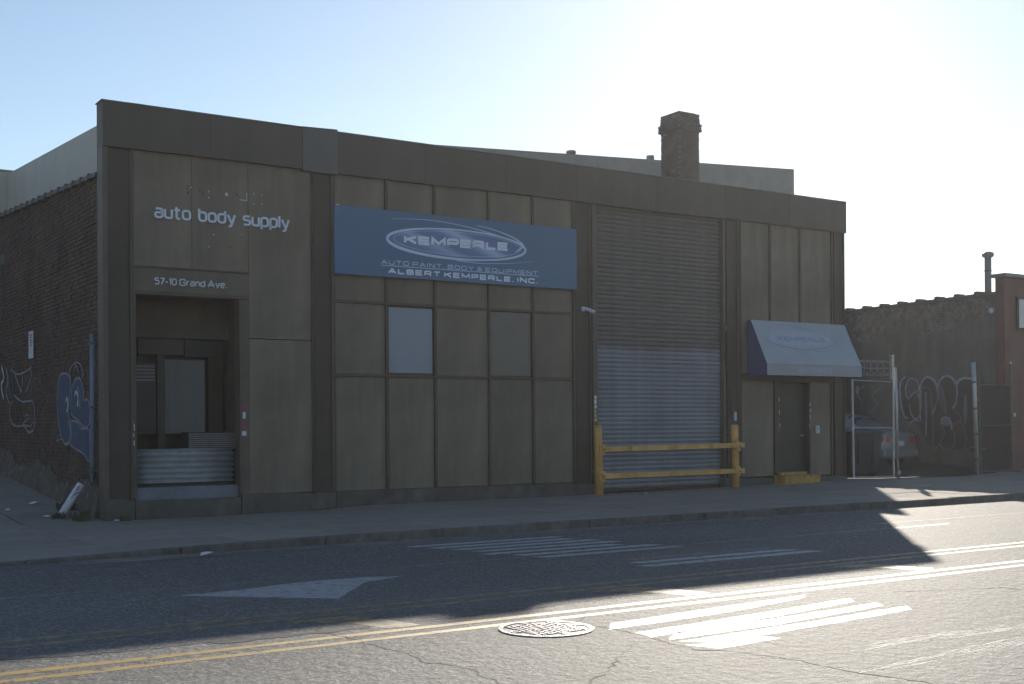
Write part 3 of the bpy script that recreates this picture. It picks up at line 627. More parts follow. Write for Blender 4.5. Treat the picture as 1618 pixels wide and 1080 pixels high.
# screw holes and ghost marks of lost letters over the left bay
for x, z, r in ((1.52, 5.79, .012), (1.68, 5.76, .014), (1.74, 5.70, .014), (1.84, 5.75, .012), (1.84, 5.64, .012), (2.17, 5.73, .028), (2.37, 5.74, .014), (2.69, 5.79, .010), (2.69, 5.61, .010), (2.84, 5.78, .010), (2.84, 5.62, .010), (1.93, 4.99, .012), (2.24, 4.79, .014), (2.45, 5.03, .010), (1.84, 4.77, .010), (1.47, 5.70, .018)):
    o = obj('anchor_stub', MB().prism(ellipse(x, z, r, r*1.2, 10), .008, FRONT(.03)), 'letter_dim' if r < .013 or r > .02 else 'steel_brown', B)
obj('anchor_stub', MB().ribbon([(2.42, 5.66), (2.55, 5.655), (2.555, 5.80)], .012, .006, FRONT(.03)), 'letter_dim', B)
for p in ([(1.44, 5.74), (1.47, 5.80), (1.53, 5.81)], [(1.45, 5.70), (1.47, 5.64), (1.50, 5.62)], [(1.66, 5.80), (1.70, 5.74), (1.75, 5.66)], [(1.69, 5.81), (1.66, 5.70)], [(2.32, 5.79), (2.36, 5.74), (2.42, 5.70)]):
    obj('letter_ghost', MB().ribbon(p, .018, .0012, FRONT(.0305)), 'panel_band', B)

# --- brick side wall (left): real bricks joined into one piece, mortar behind
SZ = lambda y: -.02+.066*y
WT = lambda y: 5.88+.058*y
bx('side_wall', .03, .30, .303, 11.6, -.3, 5.95, 'mortar')
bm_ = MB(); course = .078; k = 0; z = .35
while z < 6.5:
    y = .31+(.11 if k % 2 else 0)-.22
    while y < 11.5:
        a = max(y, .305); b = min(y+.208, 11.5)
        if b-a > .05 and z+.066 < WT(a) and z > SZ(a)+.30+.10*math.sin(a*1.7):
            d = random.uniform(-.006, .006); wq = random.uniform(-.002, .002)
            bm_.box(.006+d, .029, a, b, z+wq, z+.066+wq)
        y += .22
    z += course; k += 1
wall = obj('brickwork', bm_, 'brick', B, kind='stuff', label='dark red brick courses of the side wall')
# rough stucco footing with a ragged top
fb = MB(); ny = 140
for i in range(ny):
    y0 = .31+11.2*i/ny; y1 = .31+11.2*(i+1)/ny
    h = lambda y: SZ(y)+.46+.12*math.sin(y*1.7)+.05*math.sin(y*5+1)+.03*math.sin(y*13)+.02*math.sin(y*31)
    fb.hexa([(-.14, y0, SZ(y0)-.1), (.02, y0, SZ(y0)-.1), (-.14, y1, SZ(y1)-.1), (.02, y1, SZ(y1)-.1), (-.012, y0, h(y0)), (.02, y0, h(y0)), (-.012, y1, h(y1)), (.02, y1, h(y1))])
obj('stucco_footing', fb, 'stucco_foot', B)
y = .32; i = 0; cp0 = None
while y < 11.3:   # stepped clay coping
    zt = WT(y)+.0
    mb = MB(); mb.hexa([(-.07, y, zt-.03), (.36, y, zt-.03), (-.07, y+.50, zt+.0), (.36, y+.50, zt+.0), (-.045, y, zt+.055), (.33, y, zt+.055), (-.045, y+.5, zt+.075), (.33, y+.5, zt+.075)])
    mb.hexa([(-.085, y+.44, zt-.04), (.375, y+.44, zt-.04), (-.085, y+.53, zt-.035), (.375, y+.53, zt-.035), (-.06, y+.44, zt+.10), (.35, y+.44, zt+.10), (-.06, y+.53, zt+.105), (.35, y+.53, zt+.105)])
    obj('coping_tile', mb, 'coping', B, loc=(.14, y, zt)); y += .545
bx('side_wall_top', .035, .29, .31, 11.5, 5.951, 5.955, 'mortar')
tb = MB()
for i in range(12): 
    y0 = .31+i*.93; tb.hexa([(.034, y0, 5.9), (.29, y0, 5.9), (.034, y0+.93, 5.9), (.29, y0+.93, 5.9), (.034, y0, WT(y0)-.02), (.29, y0, WT(y0)-.02), (.034, y0+.93, WT(y0+.93)-.02), (.29, y0+.93, WT(y0+.93)-.02)])
obj('parapet_core', tb, 'mortar', B)
bx('wall_plate', -.004, .004, 8.2, 8.9, 5.28, 5.50, 'concrete')
# drain pipe beside the corner
dp = obj('drain_pipe', MB().tube([(-.085, .44, 3.18), (-.085, .46, 2.0), (-.085, .50, .62)], .045, 10), 'pipe_blue', B); smooth(dp)
for z in (3.0, 1.9, .8): obj('pipe_bracket', MB().box(-.135, .004, .40, .55, z, z+.035), 'galv_dull', dp)
# graffiti on the side wall
LW = LEFT(-.004)
def graf_fill(pts, m, fr, n=.004, seg=4, par=None):
    P = []
    m_ = len(pts)
    for i in range(m_):       # Catmull-Rom closed
        p0, p1, p2, p3 = (Vector(pts[(i+k) % m_]) for k in (-1, 0, 1, 2))
        for k in range(seg):
            t = k/seg; P.append(.5*((2*p1)+(p2-p0)*t+(2*p0-5*p1+4*p2-p3)*t*t+(3*p1-p0-3*p2+p3)*t**3))
    obj('graffiti_fill', MB().prism([(p.x, p.y) for p in P], n, fr), m, par)
def graf_line(pts, wd, m, fr, n=.006, par=None, seg=5):
    P = []; Q = [Vector(p) for p in pts]
    for i in range(len(Q)-1):
        p0 = Q[max(i-1, 0)]; p1 = Q[i]; p2 = Q[i+1]; p3 = Q[min(i+2, len(Q)-1)]
        for k in range(seg):
            t = k/seg; P.append(.5*((2*p1)+(p2-p0)*t+(2*p0-5*p1+4*p2-p3)*t*t+(3*p1-p0-3*p2+p3)*t**3))
    P.append(Q[-1]); W = [wd*random.uniform(.75, 1.15) for _ in P]
    obj('graffiti_line', MB().ribbon([(p.x, p.y) for p in P], wd, n, fr, wid=W), m, par)
b1 = [(2.61, 2.58), (3.05, 2.57), (3.28, 2.37), (3.33, 1.89), (3.08, 1.44), (2.79, 1.28), (2.5, 1.28), (2.32, 1.45), (2.37, 1.67), (2.45, 1.9), (2.28, 2.39), (2.42, 2.53)]
b2 = [(2.2, 2.3), (1.92, 2.45), (1.59, 2.44), (1.36, 2.23), (1.33, 2.06), (1.08, 2.06), (.95, 1.92), (.96, 1.69), (1.09, 1.58), (1.41, 1.59), (1.8, 1.71), (2.21, 1.8), (2.3, 2.0)]
b3 = [(2.30, 1.70), (1.8, 1.66), (1.54, 1.55), (1.02, 1.54), (.97, 1.36), (1.0, .98), (1.42, 1.10), (2.32, 1.25), (2.24, 1.42)]
for k_, bb in enumerate((b1, b2, b3)):
    graf_fill(bb, 'g_blue', LW, .004+.0006*k_, par=B); graf_line(bb+[bb[0]], .035, 'g_line2', LW, .007, par=B)
for p, wd, m in (([(3.23, 1.42), (3.38, 1.31), (2.94, 1.35), (2.72, 1.24), (2.36, 1.3), (2.29, 1.46), (2.49, 1.7)], .03, 'g_line2'), ([(2.26, 2.46), (2.33, 2.62), (1.98, 2.74), (1.58, 2.71), (1.39, 2.53), (1.45, 2.45)], .03, 'g_line2'), ([(1.99, 2.56), (1.91, 2.71), (1.72, 2.55)], .03, 'g_line2'),
        ([(2.0, 2.15), (1.9, 2.22), (1.75, 2.12), (1.8, 1.95)], .05, 'g_line'), ([(2.65, 2.05), (2.55, 2.12), (2.5, 1.95), (2.6, 1.86)], .04, 'g_line'), ([(1.75, 2.3), (1.7, 2.05), (1.6, 1.9)], .06, 'g_line2'),
        ([(8.62, 2.97), (8.37, 2.69), (8.64, 2.53), (8.43, 2.22)], .07, 'g_line'), ([(7.6, 2.85), (6.91, 2.72), (6.07, 2.75), (5.54, 2.82)], .04, 'g_line2'), ([(7.2, 2.75), (6.73, 2.45), (6.5, 2.34), (6.4, 2.72)], .045, 'g_line2'),
        ([(5.62, 2.85), (5.54, 2.61), (5.9, 2.39), (6.09, 2.31)], .04, 'g_line2'), ([(7.31, 2.28), (6.46, 2.12), (5.56, 2.12), (5.3, 1.99), (5.31, 1.56), (5.84, 1.47), (6.29, 1.6), (7.14, 1.6), (7.63, 1.73), (7.72, 2.02), (7.42, 2.14)], .04, 'g_line2'),
        ([(7.8, 2.77), (7.71, 2.46), (7.61, 2.18)], .09, 'g_blue'), ([(7.5, 2.8), (7.4, 2.5), (7.45, 2.2)], .12, 'g_blue'), ([(6.19, 1.8), (5.92, 1.84), (5.83, 1.76), (6.38, 1.64), (5.66, 1.6), (5.39, 1.68)], .035, 'g_line2'), ([(8.1, 2.9), (7.9, 2.6), (8.1, 2.35), (7.8, 2.1)], .06, 'g_line2')):
    graf_line(p, wd, m, LW, .009, par=B)
# --- chimney
ch = bpy.data.objects.new('chimney', None); C.objects.link(ch); ch.parent = B; CX, CY = 17.80, 5.6; ch.location = Vector((CX, CY, 6.45))-Vector(B.location)
HW = .385
obj('chimney_core', MB().box(CX-HW+.02, CX+HW-.02, CY-HW+.02, CY+HW-.02, 5.6, 10.27), 'mortar', ch)
cb = MB(); z = 6.5; k = 0
while z < 10.36:
    e = .0
    if 9.83 < z < 10.10: e = .05+.02*((k % 2) == 0)
    elif z >= 10.10: e = .02-.05*(z-10.10)
    for side_ in range(4):
        t = -HW+(.1 if (k+side_) % 2 else 0)
        while t < HW:
            a, b = max(t, -HW-e), min(t+.195, HW+e); d = e+random.uniform(-.007, .012)
            if random.random() < .015 or b-a < .04: t += .205; continue
            zz0, zz1 = z, z+.062
            if side_ == 0: cb.box(CX+a, CX+b, CY-HW-d, CY-HW+.021, zz0, zz1)
            elif side_ == 1: cb.box(CX+a, CX+b, CY+HW-.021, CY+HW+d, zz0, zz1)
            elif side_ == 2: cb.box(CX-HW-d, CX-HW+.021, CY+a, CY+b, zz0, zz1)
            else: cb.box(CX+HW-.021, CX+HW+d, CY+a, CY+b, zz0, zz1)
            t += .205
    z += .074; k += 1
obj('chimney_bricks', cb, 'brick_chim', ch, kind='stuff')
q = HW-.02; obj('chimney_cap', MB().hexa([(CX-q, CY-q, 10.285), (CX+q, CY-q, 10.285), (CX-q, CY+q, 10.285), (CX+q, CY+q, 10.285), (CX-q+.05, CY-q+.05, 10.45), (CX+q-.05, CY-q+.05, 10.45), (CX-q+.05, CY+q-.05, 10.43), (CX+q-.05, CY+q-.05, 10.42)]), 'mortar', ch)

# ================================================================== SIGNS AND FITTINGS ON THE FRONT
S = thing('shop_sign', 'long blue banner sign reading KEMPERLE in a silver oval across the middle bay', 'sign', (7.05, -.06, 4.43))
FS = FRONT(-.1)
obj('sign_board', MB().box(4.23, 9.87, -.098, -.028, 4.43, 5.72), 'sign', S, bevel=.006)
obj('logo_oval', MB().prism([(p[0], p[1]) for p in ellipse(6.95, 5.185, 1.52, .262)], .002, FRONT(-.0985)), 'logo', S, loc=(6.95, -.1, 5.185))
rg = MB(); outer = ellipse(6.945, 5.175, 1.605, .292, 72); wid = []
for i in range(72):
    a = 2*PI*i/72; wid.append(.030+.030*max(0, math.cos(a-PI*1.12))+.02*max(0, math.cos(a+.15))**3)
rg.ribbon(outer, .03, .003, FRONT(-.0987), True, wid)
obj('logo_ring', rg, 'sign_print', S)
obj('logo_ring', MB().ribbon(ellipse(6.955, 5.187, 1.475, .232, 72), .008, .0035, FRONT(-.099), True), 'sign_print_dim', S)
def curve(pts, wd, m, parent, fr, n=.003, taper=True, seg=8):
    Q = [Vector(p) for p in pts]; P = []
    for i in range(len(Q)-1):
        p0 = Q[max(i-1, 0)]; p1 = Q[i]; p2 = Q[i+1]; p3 = Q[min(i+2, len(Q)-1)]
        for k in range(seg):
            t = k/seg; P.append(.5*((2*p1)+(p2-p0)*t+(2*p0-5*p1+4*p2-p3)*t*t+(3*p1-p0-3*p2+p3)*t**3))
    P.append(Q[-1]); n_ = len(P)
    W = [wd*(.25+.75*math.sin(PI*min(.5+.5*i/n_, 1)) if False else (.3+.9*(i/n_))) for i in range(n_)]
    obj('swoosh', MB().ribbon([(p.x, p.y) for p in P], wd, n, fr, wid=W), m, parent)
curve([(5.45, 5.56), (5.99, 5.60), (6.48, 5.60), (7.06, 5.555), (7.43, 5.505), (7.80, 5.44), (8.15, 5.36)], .022, 'sign_print_dim', S, FRONT(-.0992))
curve([(7.37, 5.59), (7.65, 5.56), (7.95, 5.50), (8.26, 5.41), (8.47, 5.30), (8.53, 5.20)], .030, 'sign_print', S, FRONT(-.0995))
curve([(8.75, 4.96), (8.33, 4.90), (7.95, 4.86), (7.42, 4.835), (6.9, 4.855)], .018, 'sign_print_dim', S, FRONT(-.0992))
curve([(8.30, 5.12), (8.38, 5.17), (8.47, 5.235)], .04, 'sign_print', S, FRONT(-.1005))
lettering('KEMPERLE', 5.70, 8.13, 5.10, .172, .052, .003, FRONT(-.1015), 'letter_white', S, gap=.34, z1=5.13)
lettering('AUTO PAINT, BODY & EQUIPMENT', 5.20, 8.86, 4.672, .088, .018, .003, FRONT(-.0985), 'sign_print_dim', S, gap=.42, space=.85)
obj('rule_line', MB().ribbon([(5.20, 4.65), (8.88, 4.66)], .016, .003, FRONT(-.0985)), 'sign_print_dim', S)
lettering('ALBERT KEMPERLE, INC.', 5.35, 8.86, 4.50, .108, .029, .003, FRONT(-.0985), 'letter_white', S, gap=.46, space=.8)
obj('sign_seam', MB().box(7.055, 7.06, -.0996, -.0982, 4.44, 5.71), 'sign_print_dim' if False else 'sign', S)
obj('bracket', MB().box(4.26, 4.34, -.09, -.03, 5.722, 5.745), 'galv', S)

A1 = thing('wall_lettering', 'raised pale letters reading auto body supply on the left bay panels', 'lettering', (2.1, .02, 5.2))
lettering('auto body supply', .86, 3.37, 5.195, .245, .037, .03, FRONT(.028), 'letter', A1, gap=.25, space=.85, z1=5.20)
A2 = thing('address_lettering', 'small pale raised letters reading 57-10 Grand Ave. above the recessed loading doorway', 'lettering', (1.5, .015, 4.03))
lettering('57-10 Grand Ave.', .855, 2.165, 4.04, .125, .023, .02, FRONT(.018), 'letter_dim', A2, gap=.27, space=.62)

# awning over the entrance
W = thing('awning', 'pale blue sloping fabric awning with dark blue side over the entrance door', 'awning', (16.55, 0, 2.68))
x0, x1 = 14.93, 18.17; yt, zt, yf, zm, zb = -.13, 4.0, -.66, 2.94, 2.68
mb = MB()
nx, ny = 24, 8; V = {}
for i in range(nx+1):
    for j in range(ny+1):
        t = j/ny; sag = .012*math.sin(PI*t)*(.6+.4*math.cos(i*PI/4))
        V[i, j] = (x0+(x1-x0)*i/nx, yt+(yf-yt)*t+sag*.8, zt+(zm-zt)*t-sag)
for i in range(nx):
    for j in range(ny): mb.face([V[i, j], V[i+1, j], V[i+1, j+1], V[i, j+1]])
sp = obj('front_slope', mb, 'awning', W); md = sp.modifiers.new('thick', 'SOLIDIFY'); md.thickness = .006; md.offset = -1
obj('valance', MB().hexa([(x0, yf, zb), (x1, yf, zb), (x0, yf+.008, zb), (x1, yf+.008, zb), (x0, yf, zm-.003), (x1, yf, zm-.003), (x0, yf+.008, zm-.003), (x1, yf+.008, zm-.003)]), 'awning_val', W)
for xx, s_ in ((x0-.006, 1), (x1, 1)):
    fr = (Vector((xx, 0, 0)), Vector((0, 1, 0)), Vector((0, 0, 1)), Vector((1, 0, 0)))
    obj('side_panel', MB().prism([(-.03, zt), (yt, zt), (yf+.004, zm), (yf+.004, zb), (-.03, zb)], .006, fr), 'awning_side', W)
obj('top_fabric', MB().box(x0, x1, yt, -.025, zt-.006, zt), 'awning', W)
fr_ = MB()
for xx in (x0+.03, (x0+x1)/2, x1-.03): fr_.tube([(xx, -.04, zb+.02), (xx, yf+.03, zb+.02), (xx, yf+.03, zm-.02), (xx, yt+.01, zt-.04)], .012, 6)
fr_.tube([(x0+.03, yf+.03, zb+.02), (x1-.03, yf+.03, zb+.02)], .012, 6)
obj('frame', fr_, 'galv_dull', W)
nrm = Vector((0, -(zt-zm), -(yt-yf)*-1)).normalized(); dwn = Vector((0, yf-yt, zm-zt)).normalized(); nrm = Vector((1, 0, 0)).cross(-dwn)
nrm = nrm if nrm.y < 0 else -nrm
SLN = 1.185
AWF = (Vector((0, yt, zt))+nrm*.004, Vector((1, 0, 0)), -dwn, nrm)      # (X, -distance down the slope)
obj('logo_oval', MB().prism(ellipse(16.38, -.47, 1.07, .215), .001, AWF), 'awning_light', W)
obj('logo_ring', MB().ribbon(ellipse(16.38, -.47, 1.13, .25, 64), .035, .002, AWF, True), 'awning_light', W)
obj('logo_ring', MB().ribbon(ellipse(16.38, -.475, 1.17, .275, 40, PI*.95, PI*2.1), .018, .0025, AWF), 'awning_print', W)
curve([(15.45, -.13), (15.9, -.10), (16.4, -.13), (16.9, -.22)], .02, 'awning_print', W, AWF, .002)
curve([(17.5, -.74), (17.1, -.80), (16.7, -.80)], .016, 'awning_print', W, AWF, .002)
lettering('KEMPERLE', 15.58, 17.22, -.545, .13, .028, .003, AWF, 'awning_print', W, gap=.3)
lettering('ENTRANCE', 15.98, 17.12, 2.755, .12, .026, .003, FRONT(yf-.001), 'awning_light', W, gap=.3)
del W

# security camera
t = thing('security_camera', 'small white security camera on the post left of the roller door', 'camera', (10.12, .02, 4.03))
smooth(obj('mount_base', MB().tube([(10.11, .02, 4.04), (10.11, -.03, 4.04)], .055, 14), 'white', t)); smooth(obj('arm', MB().tube([(10.11, -.03, 4.04), (10.16, -.10, 4.02)], .018, 8), 'white', t))
smooth(obj('camera_body', MB().tube([(10.12, -.07, 4.045), (10.27, -.19, 3.96)], .04, 12), 'white', t)); obj('lens', MB().tube([(10.27, -.19, 3.96), (10.276, -.195, 3.957)], .028, 12), 'black', t)

# guard rail in front of the roller door
t = thing('guard_rail', 'worn yellow steel guard rail with two posts before the roller door', 'barrier', (12.2, -.42, .07))
for x, yy, h, dx in ((10.18, -.40, 1.55, .03), (14.13, -.40, 1.53, .03)):
    z0 = zs(x, -.4)-.03
    smooth(obj('post', MB().tube([(x+dx, yy, z0), (x, yy, h-.03), (x, yy, h), ], [.088, .085, .07], 16), 'yellow', t))
for z0, z1 in ((1.03, 1.06), (.46, .47)):
    obj('rail', MB().hexa([(10.20, -.56, z0-.055), (14.30, -.56, z1-.055), (10.20, -.505, z0-.055), (14.30, -.505, z1-.055), (10.20, -.56, z0+.055), (14.30, -.56, z1+.055), (10.20, -.505, z0+.055), (14.30, -.505, z1+.055)]), 'yellow', t, bevel=.006)
    for x in (10.17, 14.10): obj('clamp_plate', MB().box(x-.02, x+.12, -.508, -.47, z0-.11, z0+.11), 'yellow', t, bevel=.006); obj('bolt', MB().tube([(x+.05, -.585, z0), (x+.05, -.56, z0)], .018, 6), 'galv_dull', t)
# yellow doorstep
t = thing('door_step', 'low yellow painted timber step at the foot of the entrance door', 'step', (16.4, -.2, .08))
z0 = zs(16.3, -.3)
obj('front_board', MB().box(15.72, 16.92, -.44, -.40, z0-.01, z0+.165), 'yellow_step', t, bevel=.005); obj('tread', MB().box(15.70, 16.94, -.45, -.075, z0+.168, z0+.20), 'yellow_step', t, bevel=.005)
obj('side_board', MB().box(15.72, 15.76, -.398, -.08, z0-.01, z0+.165), 'yellow_step', t); obj('side_board', MB().box(16.88, 16.92, -.398, -.08, z0-.01, z0+.165), 'yellow_step', t)
obj('upper_tread', MB().box(15.85, 16.72, -.20, -.076, z0+.203, z0+.27), 'yellow_step', t, bevel=.005)

# parking sign on the brick wall
t = thing('wall_sign', 'narrow white parking sign with red print on the brick side wall', 'sign', (-.02, 5.5, 3.0))
obj('sign_plate', MB().box(-.022, -.014, 5.32, 5.74, 3.0, 3.56), 'white', t)
for z, a, b in ((3.47, 5.38, 5.68), (3.42, 5.42, 5.66), (3.36, 5.40, 5.66), (3.31, 5.38, 5.60)): obj('print_line', MB().box(-.0245, -.0222, a, b, z, z+.028), 'redprint', t)
obj('print_arrow', MB().prism([(5.42, 3.27), (5.50, 3.245), (5.50, 3.26), (5.64, 3.26), (5.64, 3.28), (5.50, 3.28), (5.50, 3.295)], .002, LEFT(-.0222)), 'redprint', t)
# leaning white stub post at the corner
t = thing('stub_post', 'short white graffiti marked post leaning against the building corner', 'post', (-.25, .9, -.02))
a, b = Vector((-.62, .62, zs(-.6, .6)-.02)), Vector((-.26, .55, .60))
smooth(obj('post', MB().tube([a, a+(b-a)*.97, b], [.07, .068, .06], 14), 'white', t))
d_ = (b-a).normalized()
for i in range(7):
    p = a+(b-a)*(.60+.05*i); q = p+Vector((random.uniform(-.03, .03), -.07, random.uniform(.0, .04))); obj('scrawl', MB().tube([p+Vector((-.045, -.052, 0)), q+Vector((0, -.0045, 0)), p+Vector((.045, -.052, .02))], .007, 4), 'purple', t)

# ================================================================== WEEDS AND LITTER
def weed(x, y, n, h, label):
    z = zs(x, y); mb = MB(); mb.face([(x+.17*math.cos(k*PI/4), y+.17*math.sin(k*PI/4), z-.008) for k in range(8)])
    for i in range(n):
        a = random.uniform(0, 2*PI); r = random.uniform(0, .16); l_ = h*random.uniform(.4, 1); bx_, by_ = x+r*math.cos(a), y+r*math.sin(a)
        dx, dy = random.uniform(-.6, .6)*l_, random.uniform(-.6, .6)*l_; wd = random.uniform(.008, .02)
        mb.face([(bx_-wd, by_, z-.01), (bx_+wd, by_, z-.01), (bx_+dx*.6+wd*.8, by_+dy*.6, z+l_*.7), (bx_+dx, by_+dy, z+l_), (bx_+dx*.6-wd*.8, by_+dy*.6, z+l_*.7)])
    tag(obj('weed_plant', mb, 'weed', loc=(x, y, z), kind='stuff' if False else None), label, 'weed', 'weeds at the building corner')
weed(-.35, .15, 60, .20, 'olive weed clump right of the white leaning post'); weed(-.62, .55, 40, .14, 'small weed clump at the foot of the white post'); weed(-.25, 1.6, 46, .22, 'dry weed clump along the brick wall behind the post')
weed(.22, -.18, 30, .12, 'low weed tuft against the corner plinth')
def scrap(x, y, s, label):
    z = zs(x, y) if y > -6.1 else .0; mb = MB(); P = [(x+s*math.cos(a)*random.uniform(.6, 1.1), y+s*.7*math.sin(a)*random.uniform(.6, 1.1), z+.006+random.uniform(0, .7)*s*.6) for a in [i*PI/3 for i in range(6)]]
    c = (x, y, z+s*.6)
    for i in range(6): mb.face([P[i], P[(i+1) % 6], c])
    mb.face(P[::-1])
    tag(obj('paper_scrap', mb, 'paper', loc=(x, y, z)), label, 'litter', 'litter on the sidewalk')
scrap(.08, -.42, .075, 'crumpled white paper by the corner plinth'); scrap(-.78, .75, .08, 'pale scrap left of the leaning white post'); scrap(-.6, 2.6, .10, 'flat pale scrap beside the brick wall')
scrap(-.55, -6.55, .09, 'white scrap lying in the gutter at the left'); scrap(11.2, -.75, .05, 'tiny white scrap before the roller door'); scrap(-1.2, 1.9, .06, 'small pale scrap on the side sidewalk')

# ================================================================== NEIGHBOURS
# tall pale building behind
R = thing('rear_building', 'tall pale grey building rising behind the shop roof', 'building', (15, 16, 0))
def wallq(name, p, m, th, parent, label=None):  # vertical wall from plan points with top heights
    (xa, ya, za), (xb, yb, zb_) = p; d = Vector((xb-xa, yb-ya, 0)).normalized(); n_ = Vector((-d.y, d.x, 0))*th
    c = []
    for top in (0, 1):
        for o_ in (Vector((0, 0, 0)), n_):
            for x, y, z in p: c.append((x+o_.x, y+o_.y, z if top else 0))
    return obj(name, MB().hexa(c), m, parent)
wallq('front_wall', ((3.2, 10.0+2, 9.62), (13.8, 12.0, 10.30)), 'white_wall', .3, R)
del c, d
wallq('front_wall', ((13.802, 12.0, 10.30), (29.1, 12.0, 11.20)), 'white_wall', .3, R)
wallq('left_wall', ((3.2, 24.3, 10.42), (3.2, 12.302, 9.68)), 'white_wall', .3, R)
wallq('right_wall', ((29.1, 12.302, 11.20), (29.1, 26, 11.2)), 'white_wall', .3, R)
wallq('parapet_cap', ((3.17, 11.96, 9.66), (29.13, 11.96, 11.24)), 'cap', .03, R).location.z += 0
obj('roof', MB().hexa([(3.5, 12.3, 9.0), (28.8, 12.3, 10.6), (3.5, 26, 9.0), (28.8, 26, 10.6), (3.5, 12.3, 9.2), (28.8, 12.3, 10.8), (3.5, 26, 9.2), (28.8, 26, 10.8)]), 'roof', R)
for k in range(9): 
    xx = 5.5+2.6*k; zz = 9.62+(11.2-9.62)*(xx-3.2)/25.9
    obj('wall_seam', MB().box(xx, xx+.012, 11.994, 11.999, 6.4, zz-.12), 'cap', R)
def vent(x, z0, r, label, cap):
    t = thing('roof_vent', label, 'vent', (x, 12.6, z0), 'small vents on the rear roof')
    smooth(obj('vent_pipe', MB().tube([(x, 12.6, z0-.6), (x, 12.6, z0+.16)], r*.55, 10), 'galv_dull', t)); obj('vent_cap', MB().tube([(x, 12.6, z0+.14), (x, 12.6, z0+.19), (x, 12.6, z0+.27), (x, 12.6, z0+.30)] if cap else [(x, 12.6, z0+.06), (x, 12.6, z0+.13), (x, 12.6, z0+.30)], [r*.8, r*1.35, r*1.25, r*.4] if cap else [r*.6, r*1.3, r*1.3], 12), 'galv_dull', t)
vent(19.05, 10.60, .13, 'mushroom capped roof vent on the pale rear building', True)
vent(22.55, 10.81, .11, 'stubby cylindrical roof vent just left of the chimney', False)
N2 = thing('distant_building', 'pale building edge at the far left behind the brick wall', 'building', (-4, 24, 0))
bx('wall', -12, 3.55, 24.4, 34, 0, 10.50, 'white_wall', N2); bx('parapet_cap', -12.03, 3.57, 24.37, 34.03, 10.502, 10.58, 'cap', N2)

# red building on the right with its long grey brick side wall
D = thing('red_building', 'red painted building at the right edge with long grey brick side wall', 'building', (28, 0, 0))
bx('front_wall', 24.90, 34, .0, .3, -.1, 5.62, 'red', D)
bx('side_wall', 24.92, 25.2, .302, 10.5, -.1, 5.02, 'mortar', D)
bx('cornice', 24.72, 34.1, -.16, .34, 5.623, 5.72, 'cap', D); bx('cornice_bed', 24.82, 34.05, -.08, .32, 5.52, 5.62, 'red', D) if False else None
bx('roof', 25.2, 34, .3, 10.5, 4.9, 5.0, 'roof', D); bx('right_wall', 33.7, 34, .302, 10.5, -.1, 5.0, 'red', D)
# unseen block added on top of the side wall to shade the sidewalk
bx('shade_block', 24.93, 25.02, 5.97, 10.5, 5.021, 7.9, 'far', D)
bm_ = MB(); z = 4.02; k = 0
TOPW = lambda y: 5.20-.018*y
while z < 5.2:
    y = .31-(.11 if k % 2 else 0)
    while y < 10.4:
        a, b = max(y, .305), min(y+.205, 10.4); edge = 4.60-.06*y+.18*math.sin(y*2.1)+.1*math.sin(y*6.3)
        if b-a > .05 and z+.066 < TOPW(a)-.02 and z > edge-.35:
            d = random.uniform(-.007, .007); bm_.box(24.905+d, 24.921, a, b, z, z+.064)
        y += .215
    z += .078; k += 1
obj('brickwork', bm_, 'brick_grey', D, kind='stuff')
pb = MB(); ny = 70
for i in range(ny):
    y0 = .305+10.1*i/ny; y1 = .305+10.1*(i+1)/ny; E = lambda y: 4.52-.06*y+.18*math.sin(y*2.1)+.1*math.sin(y*6.3)+.03*math.sin(y*17)
    pb.hexa([(24.897, y0, 0), (24.9195, y0, 0), (24.897, y1, 0), (24.9195, y1, 0), (24.897, y0, E(y0)), (24.9195, y0, E(y0)), (24.897, y1, E(y1)), (24.9195, y1, E(y1))])
obj('plaster_face', pb, 'plaster', D)
for yy, zz, L in ((1.0, 3.95, 1.1), (2.2, 3.72, 1.6), (3.6, 3.9, 1.2)):
    obj('wall_band', MB().hexa([(24.885, yy, zz), (24.9, yy, zz), (24.885, yy+L, zz-.02), (24.9, yy+L, zz-.02), (24.89, yy, zz+.07), (24.9, yy, zz+.07), (24.89, yy+L, zz+.05), (24.9, yy+L, zz+.05)]), 'plaster', D)
y = .30; i = 0
while y < 10.2:
    zt = TOPW(y); mb = MB()
    mb.hexa([(24.84, y, zt-.03), (25.25, y, zt-.03), (24.84, y+.62, zt-.04), (25.25, y+.62, zt-.04), (24.88, y, zt+.05), (25.2, y, zt+.05), (24.88, y+.62, zt+.04), (25.2, y+.62, zt+.04)])
    mb.hexa([(24.82, y+.56, zt-.05), (25.27, y+.56, zt-.05), (24.82, y+.67, zt-.05), (25.27, y+.67, zt-.05), (24.86, y+.56, zt+.11), (25.22, y+.56, zt+.11), (24.86, y+.67, zt+.10), (25.22, y+.67, zt+.10)])
    obj('coping_tile', mb, 'coping', D, loc=(25.04, y, zt)); y += .68
mbk = MB()
for i in range(10): mbk.hexa([(24.925, .31+i, 5.0), (25.19, .31+i, 5.0), (24.925, 1.31+i, 5.0), (25.19, 1.31+i, 5.0), (24.925, .31+i, TOPW(.31+i)-.02), (25.19, .31+i, TOPW(.31+i)-.02), (24.925, 1.31+i, TOPW(1.31+i)-.02), (25.19, 1.31+i, TOPW(1.31+i)-.02)])
obj('parapet_core', mbk, 'mortar', D)
